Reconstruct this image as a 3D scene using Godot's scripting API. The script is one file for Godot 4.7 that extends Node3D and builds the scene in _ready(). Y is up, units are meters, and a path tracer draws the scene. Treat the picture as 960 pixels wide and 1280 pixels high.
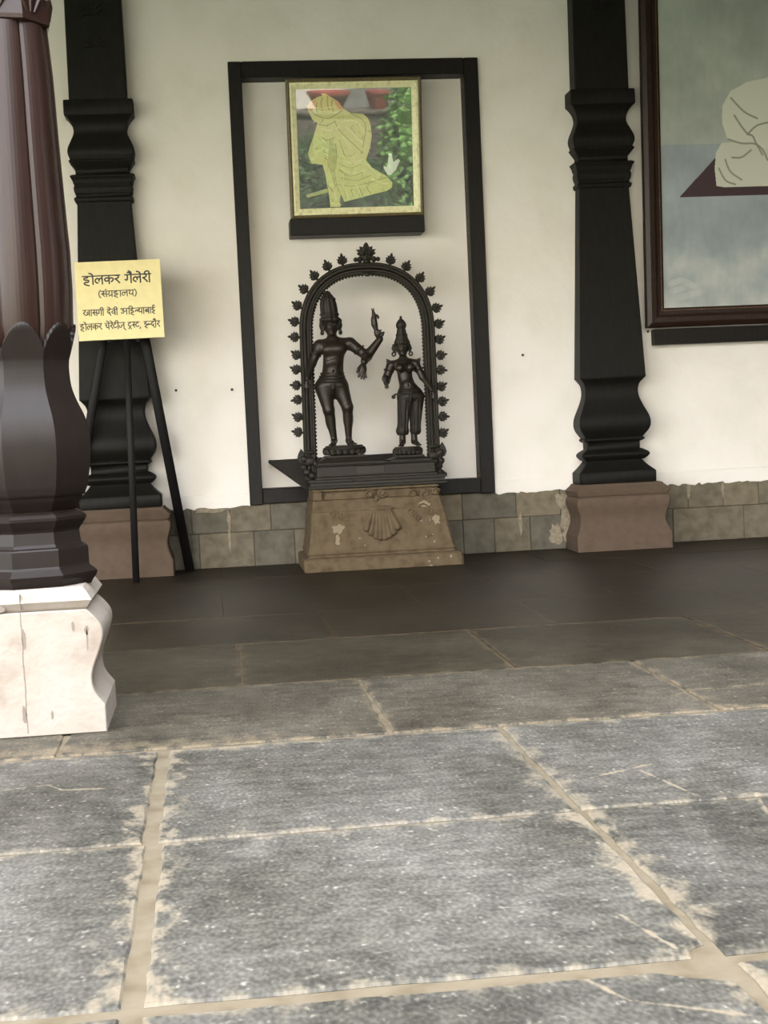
extends Node3D

# ------------------------------------------------------------------ materials
var M := {}
var rng := RandomNumberGenerator.new()

func noise_tex(freq: float, seed_value: int, stops: Array, octaves := 4, size := 512, kind := FastNoiseLite.TYPE_SIMPLEX_SMOOTH) -> NoiseTexture2D:
	var n := FastNoiseLite.new()
	n.noise_type = kind
	n.frequency = freq
	n.seed = seed_value
	n.fractal_octaves = octaves
	var t := NoiseTexture2D.new()
	t.width = size
	t.height = size
	t.seamless = true
	t.noise = n
	var g := Gradient.new()
	var offs := PackedFloat32Array()
	var cols := PackedColorArray()
	for s in stops:
		offs.append(s[0])
		cols.append(s[1])
	g.offsets = offs
	g.colors = cols
	t.color_ramp = g
	return t

func bump_tex(freq: float, seed_value: int, strength: float, octaves := 4, size := 512) -> NoiseTexture2D:
	var n := FastNoiseLite.new()
	n.noise_type = FastNoiseLite.TYPE_SIMPLEX_SMOOTH
	n.frequency = freq
	n.seed = seed_value
	n.fractal_octaves = octaves
	var t := NoiseTexture2D.new()
	t.width = size
	t.height = size
	t.seamless = true
	t.noise = n
	t.as_normal_map = true
	t.bump_strength = strength
	return t

func mat(called: String, color: Color, rough: float, tex: Texture2D = null, bump: Texture2D = null, scale := Vector3.ONE, spec := 0.5) -> StandardMaterial3D:
	var m := StandardMaterial3D.new()
	m.resource_name = called
	m.albedo_color = color
	m.roughness = rough
	m.metallic_specular = spec
	if tex:
		m.albedo_texture = tex
	if bump:
		m.normal_enabled = true
		m.normal_texture = bump
		m.normal_scale = 0.6
	if tex or bump:
		m.uv1_triplanar = true
		m.uv1_world_triplanar = true
		m.uv1_scale = scale
	M[called] = m
	return m

func c8(r: float, g: float, b: float) -> Color:
	return Color(r / 255.0, g / 255.0, b / 255.0)

func gray2(a: float, b: float) -> Array:
	return [[0.25, Color(a, a, a)], [0.75, Color(b, b, b)]]

func make_materials() -> void:
	mat("plaster", c8(240, 233, 226), 0.9, noise_tex(0.006, 3, [[0.1, c8(246, 246, 242)], [0.5, c8(252, 252, 250)], [0.9, c8(255, 255, 255)]], 5), bump_tex(0.02, 5, 1.5, 5), Vector3.ONE * 0.6, 0.3)
	mat("ceiling_paint", c8(200, 198, 190), 0.9)
	mat("mortar", c8(104, 96, 82), 0.95, noise_tex(0.01, 9, [[0.1, c8(215, 208, 196)], [0.5, c8(240, 236, 228)], [0.9, c8(255, 253, 248)]], 4), null, Vector3.ONE * 2.0, 0.3)
	mat("pilaster_wood", c8(26, 24, 20), 0.55, noise_tex(0.02, 21, gray2(0.86, 1.0), 4), null, Vector3(3, 0.6, 3), 0.3)
	mat("frame_wood", c8(26, 21, 19), 0.5, noise_tex(0.02, 31, gray2(0.85, 1.0), 4), null, Vector3(4, 1, 4), 0.35)
	mat("painting_wood", c8(50, 33, 25), 0.4, noise_tex(0.03, 32, gray2(0.75, 1.0), 4), null, Vector3(6, 1, 6), 0.4)
	mat("gilt_bead", c8(110, 80, 48), 0.4)
	var v := mat("varnished_wood", c8(38, 22, 17), 0.36, noise_tex(0.015, 41, [[0.15, c8(214, 200, 194)], [0.5, c8(238, 232, 228)], [0.9, c8(255, 255, 255)]], 4), null, Vector3(5, 0.4, 5), 0.36)
	v.clearcoat_enabled = true
	v.clearcoat = 0.1
	v.clearcoat_roughness = 0.2
	mat("bulb_wood", c8(28, 21, 18), 0.42, noise_tex(0.015, 43, [[0.2, c8(225, 222, 218)], [0.8, c8(255, 255, 255)]], 4), null, Vector3(3, 0.8, 3), 0.35)
	mat("whitewashed_stone", c8(150, 142, 133), 0.85, noise_tex(0.006, 51, [[0.05, c8(222, 214, 206)], [0.35, c8(248, 245, 241)], [0.8, c8(255, 255, 255)]], 5), bump_tex(0.04, 52, 1.5), Vector3.ONE * 1.6, 0.3)
	mat("stone_stain", c8(112, 102, 92), 0.9)
	mat("brown_stone", c8(98, 83, 70), 0.85, noise_tex(0.012, 61, [[0.1, c8(232, 230, 228)], [0.5, c8(246, 245, 244)], [0.9, c8(255, 255, 255)]], 5), bump_tex(0.06, 62, 1.5), Vector3.ONE * 2.0, 0.3)
	mat("ochre_stone", c8(105, 91, 71), 0.85, noise_tex(0.012, 71, [[0.1, c8(196, 190, 180)], [0.5, c8(236, 234, 230)], [0.9, c8(255, 253, 248)]], 5), bump_tex(0.04, 72, 3.0, 5), Vector3.ONE * 2.0, 0.3)
	for i in 3:
		mat("dado_stone_%d" % i, [c8(120, 111, 97), c8(127, 117, 100), c8(108, 103, 93)][i], 0.8, noise_tex(0.012, 81 + i, [[0.05, c8(206, 205, 198)], [0.5, c8(236, 235, 230)], [0.9, c8(255, 253, 247)]], 5), bump_tex(0.05, 85, 2.0, 5), Vector3.ONE * 1.8, 0.3)
	mat("cement_patch", c8(150, 140, 122), 0.95, noise_tex(0.02, 91, [[0.1, c8(220, 212, 200)], [0.8, c8(255, 255, 255)]], 4), null, Vector3.ONE * 3)
	var b := mat("bronze", c8(48, 41, 33), 0.42, noise_tex(0.02, 101, [[0.1, c8(205, 198, 184)], [0.5, c8(232, 230, 222)], [0.9, c8(255, 255, 250)]], 5), null, Vector3.ONE * 5, 0.5)
	b.metallic = 0.3
	var br := mat("bronze_dull", c8(45, 40, 33), 0.58, noise_tex(0.02, 103, [[0.1, c8(200, 194, 178)], [0.9, c8(255, 255, 250)]], 5), bump_tex(0.05, 104, 1.5), Vector3.ONE * 5, 0.45)
	br.metallic = 0.15
	mat("worn_stone", c8(134, 120, 97), 0.9)
	mat("dark_slab", c8(50, 46, 42), 0.7, noise_tex(0.03, 111, gray2(0.8, 1.0)), null, Vector3.ONE * 3, 0.3)
	mat("easel_paint", c8(20, 17, 17), 0.5, null, null, Vector3.ONE, 0.3)
	mat("nail_metal", c8(50, 44, 38), 0.5)
	mat("gilt_frame", c8(250, 246, 206), 0.4, noise_tex(0.02, 121, [[0.05, c8(206, 198, 172)], [0.4, c8(244, 242, 230)], [0.9, c8(255, 255, 248)]], 5), null, Vector3.ONE * 3)
	mat("gilt_edge", c8(120, 106, 76), 0.45, noise_tex(0.03, 122, [[0.1, c8(170, 160, 140)], [0.9, c8(255, 255, 245)]], 5), null, Vector3.ONE * 4)
	mat("frame_back", c8(66, 60, 50), 0.7)
	mat("terracotta", c8(140, 72, 58), 0.8)
	mat("leaf", c8(96, 140, 62), 0.6)
	mat("leaf_dark", c8(52, 84, 40), 0.6)
	mat("bark", c8(84, 68, 52), 0.9)
	mat("lawn", c8(124, 134, 118), 0.95, noise_tex(0.05, 131, gray2(0.7, 1.0)), null, Vector3.ONE * 1.0)
	mat("courtyard_paving", c8(176, 168, 150), 0.95, noise_tex(0.03, 132, gray2(0.75, 1.0)), null, Vector3.ONE * 0.8)
	mat("grey_plaster", c8(112, 106, 96), 0.9, noise_tex(0.03, 135, [[0.2, c8(110, 104, 96)], [0.55, c8(200, 196, 190)], [0.85, c8(255, 255, 255)]], 4), null, Vector3(0.5, 2.5, 0.5))
	mat("blocker_stone", c8(74, 68, 60), 0.9)
	mat("facade_plaster", c8(196, 190, 178), 0.9)

# ------------------------------------------------------------------ objects
func numbered(called: String) -> String:
	if not has_node(called):
		return called
	var i := 1
	while has_node("%s_%03d" % [called, i]):
		i += 1
	return "%s_%03d" % [called, i]

func tag(o: Node3D, label: String, category: String, group := "") -> void:
	o.set_meta("label", label)
	o.set_meta("category", category)
	if group != "":
		o.set_meta("group", group)

func thing(called: String, label: String, category: String, at := Vector3.ZERO, group := "") -> Node3D:
	var o := Node3D.new()
	o.name = numbered(called)
	add_child(o)
	o.position = at
	tag(o, label, category, group)
	return o

func obj(called: String, m: Mesh, material: Material, parent: Node = self, at := Vector3.ZERO) -> MeshInstance3D:
	var o := MeshInstance3D.new()
	o.name = numbered(called) if parent == self else called
	o.mesh = m
	o.material_override = material
	o.position = at
	parent.add_child(o, true)
	return o

func struct(called: String, m: Mesh, material: Material, label: String, at := Vector3.ZERO) -> MeshInstance3D:
	var o := obj(called, m, material, self, at)
	o.set_meta("kind", "structure")
	o.set_meta("label", label)
	o.set_meta("category", called.split("_")[0])
	return o

# ------------------------------------------------------------------ shapes (corners counter-clockwise seen from outside)
func start(smooth := false) -> SurfaceTool:
	var st := SurfaceTool.new()
	st.begin(Mesh.PRIMITIVE_TRIANGLES)
	st.set_smooth_group(0 if smooth else 4294967295)
	return st

func done(st: SurfaceTool) -> ArrayMesh:
	st.generate_normals()
	return st.commit()

func tri(st: SurfaceTool, a: Vector3, b: Vector3, c: Vector3) -> void:
	st.add_vertex(a)
	st.add_vertex(c)
	st.add_vertex(b)

func quad(st: SurfaceTool, a: Vector3, b: Vector3, c: Vector3, d: Vector3) -> void:
	tri(st, a, b, c)
	tri(st, a, c, d)

func loft(st: SurfaceTool, rings: Array, caps := true, per_side := false) -> void:
	for k in rings.size() - 1:
		var r0: PackedVector3Array = rings[k]
		var r1: PackedVector3Array = rings[k + 1]
		var n := r0.size()
		for i in n:
			if per_side:
				st.set_smooth_group(i + 1)
			var j := (i + 1) % n
			quad(st, r0[i], r0[j], r1[j], r1[i])
	if caps:
		st.set_smooth_group(4294967295)
		var b: PackedVector3Array = rings[0]
		var t: PackedVector3Array = rings[-1]
		for i in range(1, b.size() - 1):
			tri(st, b[0], b[i + 1], b[i])
			tri(st, t[0], t[i], t[i + 1])

func add_box(st: SurfaceTool, c: Vector3, s: Vector3, bev := 0.004) -> void:
	var h := s * 0.5
	bev = minf(bev, minf(h.x, minf(h.y, h.z)) * 0.9)
	var rings := []
	for p in [[-h.y, bev], [-h.y + bev, 0.0], [h.y - bev, 0.0], [h.y, bev]]:
		var x: float = h.x - p[1]
		var z: float = h.z - p[1]
		var y: float = p[0]
		rings.append(PackedVector3Array([c + Vector3(-x, y, -z + bev), c + Vector3(-x, y, z - bev), c + Vector3(-x + bev, y, z), c + Vector3(x - bev, y, z), c + Vector3(x, y, z - bev), c + Vector3(x, y, -z + bev), c + Vector3(x - bev, y, -z), c + Vector3(-x + bev, y, -z)]))
	loft(st, rings)

func box(s: Vector3, c := Vector3.ZERO, bev := 0.004) -> ArrayMesh:
	var st := start()
	add_box(st, c, s, bev)
	return done(st)

# a squared bar from a to b, w wide and d deep
func bar(a: Vector3, b: Vector3, w: float, d: float, bev := 0.004) -> ArrayMesh:
	var st := start()
	var y := (b - a).normalized()
	var x := y.cross(Vector3(0, 0, 1)).normalized()
	var z := x.cross(y)
	var basis := Basis(x, y, z)
	var tmp := start()
	add_box(tmp, Vector3(0, (b - a).length() * 0.5, 0), Vector3(w, (b - a).length(), d), bev)
	var m := tmp.commit()
	st.append_from(m, 0, Transform3D(basis, a))
	return done(st)

# polygon in xy (counter-clockwise seen from +z), from z0 to z1, with a chamfer at the front
func prism(st: SurfaceTool, poly: PackedVector2Array, z0: float, z1: float, bev := 0.0) -> void:
	if Geometry2D.is_polygon_clockwise(poly):
		poly = poly.duplicate()
		poly.reverse()
	var top := poly
	if bev > 0.0:
		top = PackedVector2Array()
		var n := poly.size()
		for i in n:
			var d0 := (poly[i] - poly[(i + n - 1) % n]).normalized()
			var d1 := (poly[(i + 1) % n] - poly[i]).normalized()
			var nn := (Vector2(-d0.y, d0.x) + Vector2(-d1.y, d1.x)).normalized()
			top.append(poly[i] + nn * bev)
	var idx := Geometry2D.triangulate_polygon(top)
	if idx.is_empty():
		top = poly
		idx = Geometry2D.triangulate_polygon(poly)
	for i in range(0, idx.size(), 3):
		var a := top[idx[i]]
		var b := top[idx[i + 1]]
		var c := top[idx[i + 2]]
		if (b - a).cross(c - a) < 0:
			var s := b
			b = c
			c = s
		tri(st, Vector3(a.x, a.y, z1), Vector3(b.x, b.y, z1), Vector3(c.x, c.y, z1))
		a = poly[idx[i]]
		b = poly[idx[i + 1]]
		c = poly[idx[i + 2]]
		if (b - a).cross(c - a) > 0:
			var s := b
			b = c
			c = s
		tri(st, Vector3(a.x, a.y, z0), Vector3(b.x, b.y, z0), Vector3(c.x, c.y, z0))
	for i in poly.size():
		var j := (i + 1) % poly.size()
		var p := poly[i]
		var q := poly[j]
		var pt := top[i]
		var qt := top[j]
		quad(st, Vector3(p.x, p.y, z0), Vector3(q.x, q.y, z0), Vector3(q.x, q.y, z1 - bev), Vector3(p.x, p.y, z1 - bev))
		if bev > 0.0:
			quad(st, Vector3(p.x, p.y, z1 - bev), Vector3(q.x, q.y, z1 - bev), Vector3(qt.x, qt.y, z1), Vector3(pt.x, pt.y, z1))

func prism_mesh(poly: PackedVector2Array, z0: float, z1: float, bev := 0.0) -> ArrayMesh:
	var st := start()
	prism(st, poly, z0, z1, bev)
	return done(st)

func lathe(st: SurfaceTool, profile: Array, sides := 24, squash := Vector2.ONE, c := Vector3.ZERO) -> void:
	var rings := []
	for p in profile:
		var r := PackedVector3Array()
		for i in sides:
			var a := TAU * i / sides
			r.append(c + Vector3(sin(a) * p[1] * squash.x, p[0], cos(a) * p[1] * squash.y))
		rings.append(r)
	loft(st, rings)

func ball(st: SurfaceTool, c: Vector3, r: Vector3, n := 8) -> void:
	var rings := []
	for k in n + 1:
		var t := -PI / 2 + PI * (0.02 + 0.96 * k / n)
		var ring := PackedVector3Array()
		for i in n * 2:
			var a := TAU * i / (n * 2)
			ring.append(c + Vector3(sin(a) * cos(t) * r.x, sin(t) * r.y, cos(a) * cos(t) * r.z))
		rings.append(ring)
	loft(st, rings)

func tube(st: SurfaceTool, pts: Array, radii: Array, sides := 10) -> void:
	var rings := []
	for k in pts.size():
		var d: Vector3 = (pts[mini(k + 1, pts.size() - 1)] - pts[maxi(k - 1, 0)]).normalized()
		var u := d.cross(Vector3(0.13, 0.21, 0.97)).normalized()
		var v := d.cross(u)
		var r := PackedVector3Array()
		for i in sides:
			var a := -TAU * i / sides
			r.append(pts[k] + (u * cos(a) - v * sin(a)) * radii[k])
		rings.append(r)
	loft(st, rings)

# ------------------------------------------------------------------ smooth bodies: a distance field meshed as surface nets
class Field:
	var o: Vector3
	var h: float
	var n: Vector3i
	var d := PackedFloat32Array()

	func _init(lo: Vector3, hi: Vector3, cell: float) -> void:
		o = lo
		h = cell
		n = Vector3i(((hi - lo) / cell).ceil()) + Vector3i.ONE
		d.resize(n.x * n.y * n.z)
		d.fill(0.08)

	func span(lo: Vector3, hi: Vector3) -> Array:
		var a := Vector3i(((lo - o) / h).floor()).clamp(Vector3i.ZERO, n - Vector3i.ONE)
		var b := Vector3i(((hi - o) / h).ceil()).clamp(Vector3i.ZERO, n - Vector3i.ONE)
		return [a, b]

	# tapered capsule; flat < 1 presses it in depth
	func limb(a: Vector3, b: Vector3, ra: float, rb: float, k := 0.015, flat := 1.0) -> void:
		var m := maxf(ra, rb) + k + 2.0 * h
		var s := span(Vector3(minf(a.x, b.x), minf(a.y, b.y), minf(a.z, b.z)) - Vector3.ONE * m, Vector3(maxf(a.x, b.x), maxf(a.y, b.y), maxf(a.z, b.z)) + Vector3.ONE * m)
		var inv := 1.0 / flat
		var ab := Vector3(b.x - a.x, b.y - a.y, (b.z - a.z) * inv)
		var l2 := maxf(ab.length_squared(), 1e-9)
		for z in range(s[0].z, s[1].z + 1):
			var pz := (o.z + z * h - a.z) * inv
			for y in range(s[0].y, s[1].y + 1):
				var py := o.y + y * h - a.y
				var at: int = (z * n.y + y) * n.x
				for x in range(s[0].x, s[1].x + 1):
					var p := Vector3(o.x + x * h - a.x, py, pz)
					var t := clampf(p.dot(ab) / l2, 0.0, 1.0)
					var v := ((p - ab * t).length() - lerpf(ra, rb, t)) * minf(flat, 1.0)
					var w := d[at + x]
					var g := maxf(k - absf(v - w), 0.0)
					d[at + x] = minf(v, w) - g * g / (4.0 * k)

	func blob(c: Vector3, r: Vector3, k := 0.012, carve := false, turn := 0.0) -> void:
		var m := maxf(r.x, maxf(r.y, r.z)) + k + 2.0 * h
		var s := span(c - Vector3.ONE * m, c + Vector3.ONE * m)
		var cs := cos(turn)
		var sn := sin(turn)
		for z in range(s[0].z, s[1].z + 1):
			for y in range(s[0].y, s[1].y + 1):
				var at: int = (z * n.y + y) * n.x
				for x in range(s[0].x, s[1].x + 1):
					var p := Vector3(o.x + x * h, o.y + y * h, o.z + z * h) - c
					if turn != 0.0:
						p = Vector3(p.x * cs + p.y * sn, p.y * cs - p.x * sn, p.z)
					var q := p / r
					var k0 := q.length()
					var k1 := (q / r).length()
					var v := k0 * (k0 - 1.0) / maxf(k1, 1e-6) if k0 > 0.01 else -minf(r.x, minf(r.y, r.z))
					var w := d[at + x]
					if carve:
						var g2 := maxf(k - absf(v + w), 0.0)
						d[at + x] = maxf(w, -v) + g2 * g2 / (4.0 * k)
					else:
						var g := maxf(k - absf(v - w), 0.0)
						d[at + x] = minf(v, w) - g * g / (4.0 * k)

	func mesh() -> ArrayMesh:
		var verts := PackedVector3Array()
		var norms := PackedVector3Array()
		var index := PackedInt32Array()
		var ids := {}
		var nx := n.x
		var nxy := n.x * n.y
		var off := [0, 1, nx, nx + 1, nxy, nxy + 1, nxy + nx, nxy + nx + 1]
		var edges := [[0, 1], [2, 3], [4, 5], [6, 7], [0, 2], [1, 3], [4, 6], [5, 7], [0, 4], [1, 5], [2, 6], [3, 7]]
		var corner := []
		for i in 8:
			corner.append(Vector3(i & 1, (i >> 1) & 1, (i >> 2) & 1))
		var near := 2.0 * h
		for z in n.z - 1:
			for y in n.y - 1:
				var at := (z * n.y + y) * nx
				for x in nx - 1:
					var i0 := at + x
					var f := d[i0]
					if f > near or f < -near:
						continue
					var inside := 0
					for k in 8:
						if d[i0 + off[k]] < 0.0:
							inside += 1
					if inside == 0 or inside == 8:
						continue
					var p := Vector3.ZERO
					var c := 0
					for e in edges:
						var v0 := d[i0 + off[e[0]]]
						var v1 := d[i0 + off[e[1]]]
						if (v0 < 0.0) != (v1 < 0.0):
							p += corner[e[0]].lerp(corner[e[1]], v0 / (v0 - v1))
							c += 1
					p /= c
					ids[i0] = verts.size()
					verts.append(o + (Vector3(x, y, z) + p) * h)
					var g := Vector3.ZERO
					for k in 8:
						var v := d[i0 + off[k]]
						g += Vector3(v if k & 1 else -v, v if k & 2 else -v, v if k & 4 else -v)
					norms.append(g.normalized())
		var step := [1, nx, nxy]
		for i0 in ids.keys():
			var f := d[i0]
			for axis in 3:
				var g := d[i0 + step[axis]]
				if (f < 0.0) == (g < 0.0):
					continue
				var u: int = step[(axis + 1) % 3]
				var v: int = step[(axis + 2) % 3]
				if not (ids.has(i0 - u) and ids.has(i0 - v) and ids.has(i0 - u - v)):
					continue
				var q := [ids[i0], ids[i0 - u], ids[i0 - u - v], ids[i0 - v]]
				if f < 0.0:
					index.append_array(PackedInt32Array([q[0], q[2], q[1], q[0], q[3], q[2]]))
				else:
					index.append_array(PackedInt32Array([q[0], q[1], q[2], q[0], q[2], q[3]]))
		var arrays := []
		arrays.resize(Mesh.ARRAY_MAX)
		arrays[Mesh.ARRAY_VERTEX] = verts
		arrays[Mesh.ARRAY_NORMAL] = norms
		arrays[Mesh.ARRAY_INDEX] = index
		var m := ArrayMesh.new()
		m.add_surface_from_arrays(Mesh.PRIMITIVE_TRIANGLES, arrays)
		return m

# ------------------------------------------------------------------ flat print: pictures drawn as images
func fill_poly(im: Image, pts: Array, col: Color) -> void:
	var ys := []
	for p in pts:
		ys.append(p[1])
	for y in range(maxi(0, int(ys.min())), mini(im.get_height() - 1, int(ys.max())) + 1):
		var xs := []
		for i in pts.size():
			var a: Array = pts[i]
			var b: Array = pts[(i + 1) % pts.size()]
			if (a[1] <= y) != (b[1] <= y):
				xs.append(a[0] + (b[0] - a[0]) * (y - a[1]) / float(b[1] - a[1]))
		xs.sort()
		for i in range(0, xs.size() - 1, 2):
			im.fill_rect(Rect2i(int(xs[i]), y, maxi(1, int(xs[i + 1]) - int(xs[i])), 1), col)

func curve(pts: Array, steps := 6) -> Array:
	var r := []
	for i in pts.size() - 1:
		var p0: Vector2 = pts[maxi(i - 1, 0)]
		var p1: Vector2 = pts[i]
		var p2: Vector2 = pts[i + 1]
		var p3: Vector2 = pts[mini(i + 2, pts.size() - 1)]
		for k in steps:
			r.append(p1.cubic_interpolate(p2, p0, p3, float(k) / steps))
	r.append(pts[-1])
	return r

func stroke(im: Image, pts: Array, width: float, col: Color) -> void:
	for i in pts.size() - 1:
		var a: Vector2 = pts[i]
		var b: Vector2 = pts[i + 1]
		var lo := Vector2(minf(a.x, b.x), minf(a.y, b.y)) - Vector2.ONE * (width + 1)
		var hi := Vector2(maxf(a.x, b.x), maxf(a.y, b.y)) + Vector2.ONE * (width + 1)
		for y in range(maxi(0, int(lo.y)), mini(im.get_height() - 1, int(hi.y)) + 1):
			for x in range(maxi(0, int(lo.x)), mini(im.get_width() - 1, int(hi.x)) + 1):
				var p := Vector2(x + 0.5, y + 0.5)
				var q := Geometry2D.get_closest_point_to_segment(p, a, b)
				var t := clampf(width * 0.5 - p.distance_to(q) + 0.5, 0.0, 1.0)
				if t > 0.0:
					var old := im.get_pixel(x, y)
					im.set_pixel(x, y, old.lerp(col, t * col.a))

func image_mat(called: String, im: Image, rough: float) -> StandardMaterial3D:
	var m := StandardMaterial3D.new()
	m.resource_name = called
	m.albedo_texture = ImageTexture.create_from_image(im)
	m.roughness = rough
	m.texture_repeat = false
	M[called] = m
	return m

# a panel whose front (z = 0) carries the print, with thickness behind it
func panel(w: float, h: float, thick: float) -> ArrayMesh:
	var st := start()
	var u := [Vector2(0, 1), Vector2(1, 1), Vector2(1, 0), Vector2(0, 0)]
	var p := [Vector3(-w / 2, 0, 0), Vector3(w / 2, 0, 0), Vector3(w / 2, h, 0), Vector3(-w / 2, h, 0)]
	for t in [[0, 2, 1], [0, 3, 2]]:
		for i in t:
			st.set_uv(u[i])
			st.add_vertex(p[i])
	st.set_uv(Vector2(0.01, 0.01))
	var q := []
	for v in p:
		q.append(v - Vector3(0, 0, thick))
	quad(st, q[1], q[0], q[3], q[2])
	for i in 4:
		var j := (i + 1) % 4
		quad(st, q[i], q[j], p[j], p[i])
	return done(st)

# Devanagari letters as pen strokes: the head line is at 1, the foot line at 0
func glyph(ch: String) -> Array:
	match ch:
		"ha": return [0.7, [[0.38, 1, 0.38, 0.84, 0.18, 0.8, 0.1, 0.67, 0.19, 0.56, 0.4, 0.53, 0.48, 0.41, 0.4, 0.28, 0.24, 0.27], [0.26, 0.28, 0.12, 0.18, 0.14, 0.04, 0.28, -0.06, 0.48, -0.15]]]
		"o": return [0.26, [[0.12, 1, 0.12, 0], [0.12, 1, 0.04, 1.24, -0.16, 1.36]]]
		"au": return [0.26, [[0.12, 1, 0.12, 0], [0.12, 1, 0.02, 1.2, -0.2, 1.28], [0.12, 1, 0.1, 1.3, -0.08, 1.46]]]
		"la": return [0.76, [[0.62, 1, 0.62, 0], [0.62, 0.56, 0.5, 0.7, 0.38, 0.58, 0.36, 0.36], [0.36, 0.54, 0.26, 0.7, 0.1, 0.6, 0.05, 0.38, 0.14, 0.18, 0.26, 0.14]]]
		"ka": return [0.84, [[0.42, 1, 0.42, 0], [0.42, 0.62, 0.22, 0.72, 0.06, 0.54, 0.16, 0.32, 0.42, 0.42], [0.42, 0.56, 0.6, 0.7, 0.76, 0.58, 0.72, 0.38, 0.6, 0.24]]]
		"ra": return [0.48, [[0.08, 1, 0.3, 0.94, 0.36, 0.78, 0.26, 0.62, 0.08, 0.56], [0.08, 0.56, 0.26, 0.34, 0.42, 0.06]]]
		"ga": return [0.62, [[0.18, 1, 0.18, 0.46, 0.1, 0.34, 0.0, 0.42], [0.48, 1, 0.48, 0]]]
		"gra": return [0.64, [[0.18, 1, 0.18, 0.5, 0.1, 0.4, 0.0, 0.48], [0.5, 1, 0.5, 0], [0.5, 0.4, 0.34, 0.24, 0.14, 0.12]]]
		"ai": return [0.0, [[-0.12, 1, -0.22, 1.2, -0.42, 1.28], [-0.12, 1, -0.14, 1.3, -0.32, 1.46]]]
		"e": return [0.0, [[-0.12, 1, -0.2, 1.24, -0.42, 1.36]]]
		"ii": return [0.26, [[0.12, 0, 0.12, 1], [0.12, 1, 0.1, 1.26, -0.06, 1.36, -0.22, 1.24, -0.26, 1.02]]]
		"i": return [0.24, [[0.12, 0, 0.12, 1], [0.12, 1, 0.14, 1.24, 0.32, 1.38, 0.54, 1.26, 0.6, 1.02]]]
		"sa": return [0.74, [[0.6, 1, 0.6, 0], [0.08, 1, 0.28, 0.92, 0.32, 0.76, 0.22, 0.62, 0.06, 0.56], [0.06, 0.56, 0.22, 0.36, 0.36, 0.08], [0.2, 0.52, 0.6, 0.52]]]
		"sta": return [1.0, [[0.08, 1, 0.26, 0.92, 0.3, 0.76, 0.2, 0.62, 0.06, 0.56], [0.06, 0.56, 0.2, 0.36, 0.32, 0.1], [0.2, 0.52, 0.5, 0.52], [0.78, 1, 0.78, 0.84, 0.56, 0.74, 0.52, 0.4, 0.7, 0.2, 0.92, 0.32]]]
		"m": return [0.0, [[-0.22, 1.26, -0.18, 1.28]]]
		"aa": return [0.26, [[0.12, 1, 0.12, 0]]]
		"ya": return [0.66, [[0.52, 1, 0.52, 0], [0.06, 0.94, 0.2, 0.86, 0.18, 0.64, 0.1, 0.5, 0.2, 0.32, 0.38, 0.34, 0.52, 0.46]]]
		"kha": return [0.98, [[0.06, 1, 0.24, 0.92, 0.26, 0.74, 0.16, 0.6, 0.04, 0.56], [0.04, 0.56, 0.16, 0.28, 0.36, 0.12, 0.6, 0.22], [0.84, 1, 0.84, 0], [0.84, 0.6, 0.64, 0.68, 0.5, 0.5, 0.62, 0.3, 0.84, 0.42]]]
		"da": return [0.54, [[0.32, 1, 0.32, 0.82, 0.1, 0.74, 0.06, 0.48, 0.22, 0.32, 0.36, 0.42, 0.3, 0.52], [0.32, 0.38, 0.36, 0.16, 0.48, -0.06]]]
		"va": return [0.66, [[0.52, 1, 0.52, 0], [0.52, 0.62, 0.26, 0.7, 0.08, 0.5, 0.24, 0.28, 0.52, 0.42]]]
		"ba": return [0.66, [[0.52, 1, 0.52, 0], [0.52, 0.62, 0.26, 0.7, 0.08, 0.5, 0.24, 0.28, 0.52, 0.42], [0.16, 0.62, 0.44, 0.36]]]
		"a": return [1.0, [[0.06, 0.9, 0.22, 0.98, 0.36, 0.84, 0.2, 0.64], [0.2, 0.64, 0.4, 0.52, 0.36, 0.28, 0.18, 0.2, 0.04, 0.32], [0.38, 0.56, 0.78, 0.56], [0.78, 1, 0.78, 0]]]
		"lya": return [1.06, [[0.04, 0.4, 0.1, 0.64, 0.26, 0.66, 0.32, 0.42], [0.32, 0.6, 0.46, 0.68, 0.52, 0.46, 0.56, 0.32, 0.74, 0.32, 0.9, 0.46], [0.5, 0.94, 0.62, 0.82, 0.56, 0.62], [0.92, 1, 0.92, 0]]]
		"I": return [0.52, [[0.3, 1, 0.3, 0.84, 0.1, 0.76, 0.1, 0.58, 0.38, 0.54, 0.42, 0.36, 0.2, 0.26, 0.12, 0.16, 0.28, 0.02, 0.42, -0.1]]]
		"II": return [0.52, [[0.3, 1, 0.3, 0.84, 0.1, 0.76, 0.1, 0.58, 0.38, 0.54, 0.42, 0.36, 0.2, 0.26, 0.12, 0.16, 0.28, 0.02, 0.42, -0.1], [0.28, 1, 0.2, 1.22, 0.32, 1.38, 0.46, 1.3]]]
		"ca": return [0.66, [[0.52, 1, 0.52, 0], [0.04, 0.72, 0.26, 0.74, 0.18, 0.54, 0.2, 0.34, 0.36, 0.28, 0.52, 0.42]]]
		"tta": return [0.54, [[0.3, 1, 0.3, 0.84, 0.08, 0.7, 0.06, 0.38, 0.26, 0.2, 0.46, 0.34]]]
		"ttra": return [0.58, [[0.3, 1, 0.3, 0.86, 0.08, 0.74, 0.06, 0.48, 0.26, 0.32, 0.46, 0.44], [0.08, -0.08, 0.26, 0.14, 0.44, -0.1]]]
		"j": return [0.84, [[0.68, 1, 0.68, 0], [0.68, 0.6, 0.36, 0.6], [0.04, 0.54, 0.05, 0.32, 0.18, 0.2, 0.33, 0.3, 0.36, 0.6], [0.76, -0.06, 0.92, -0.24]]]
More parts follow.
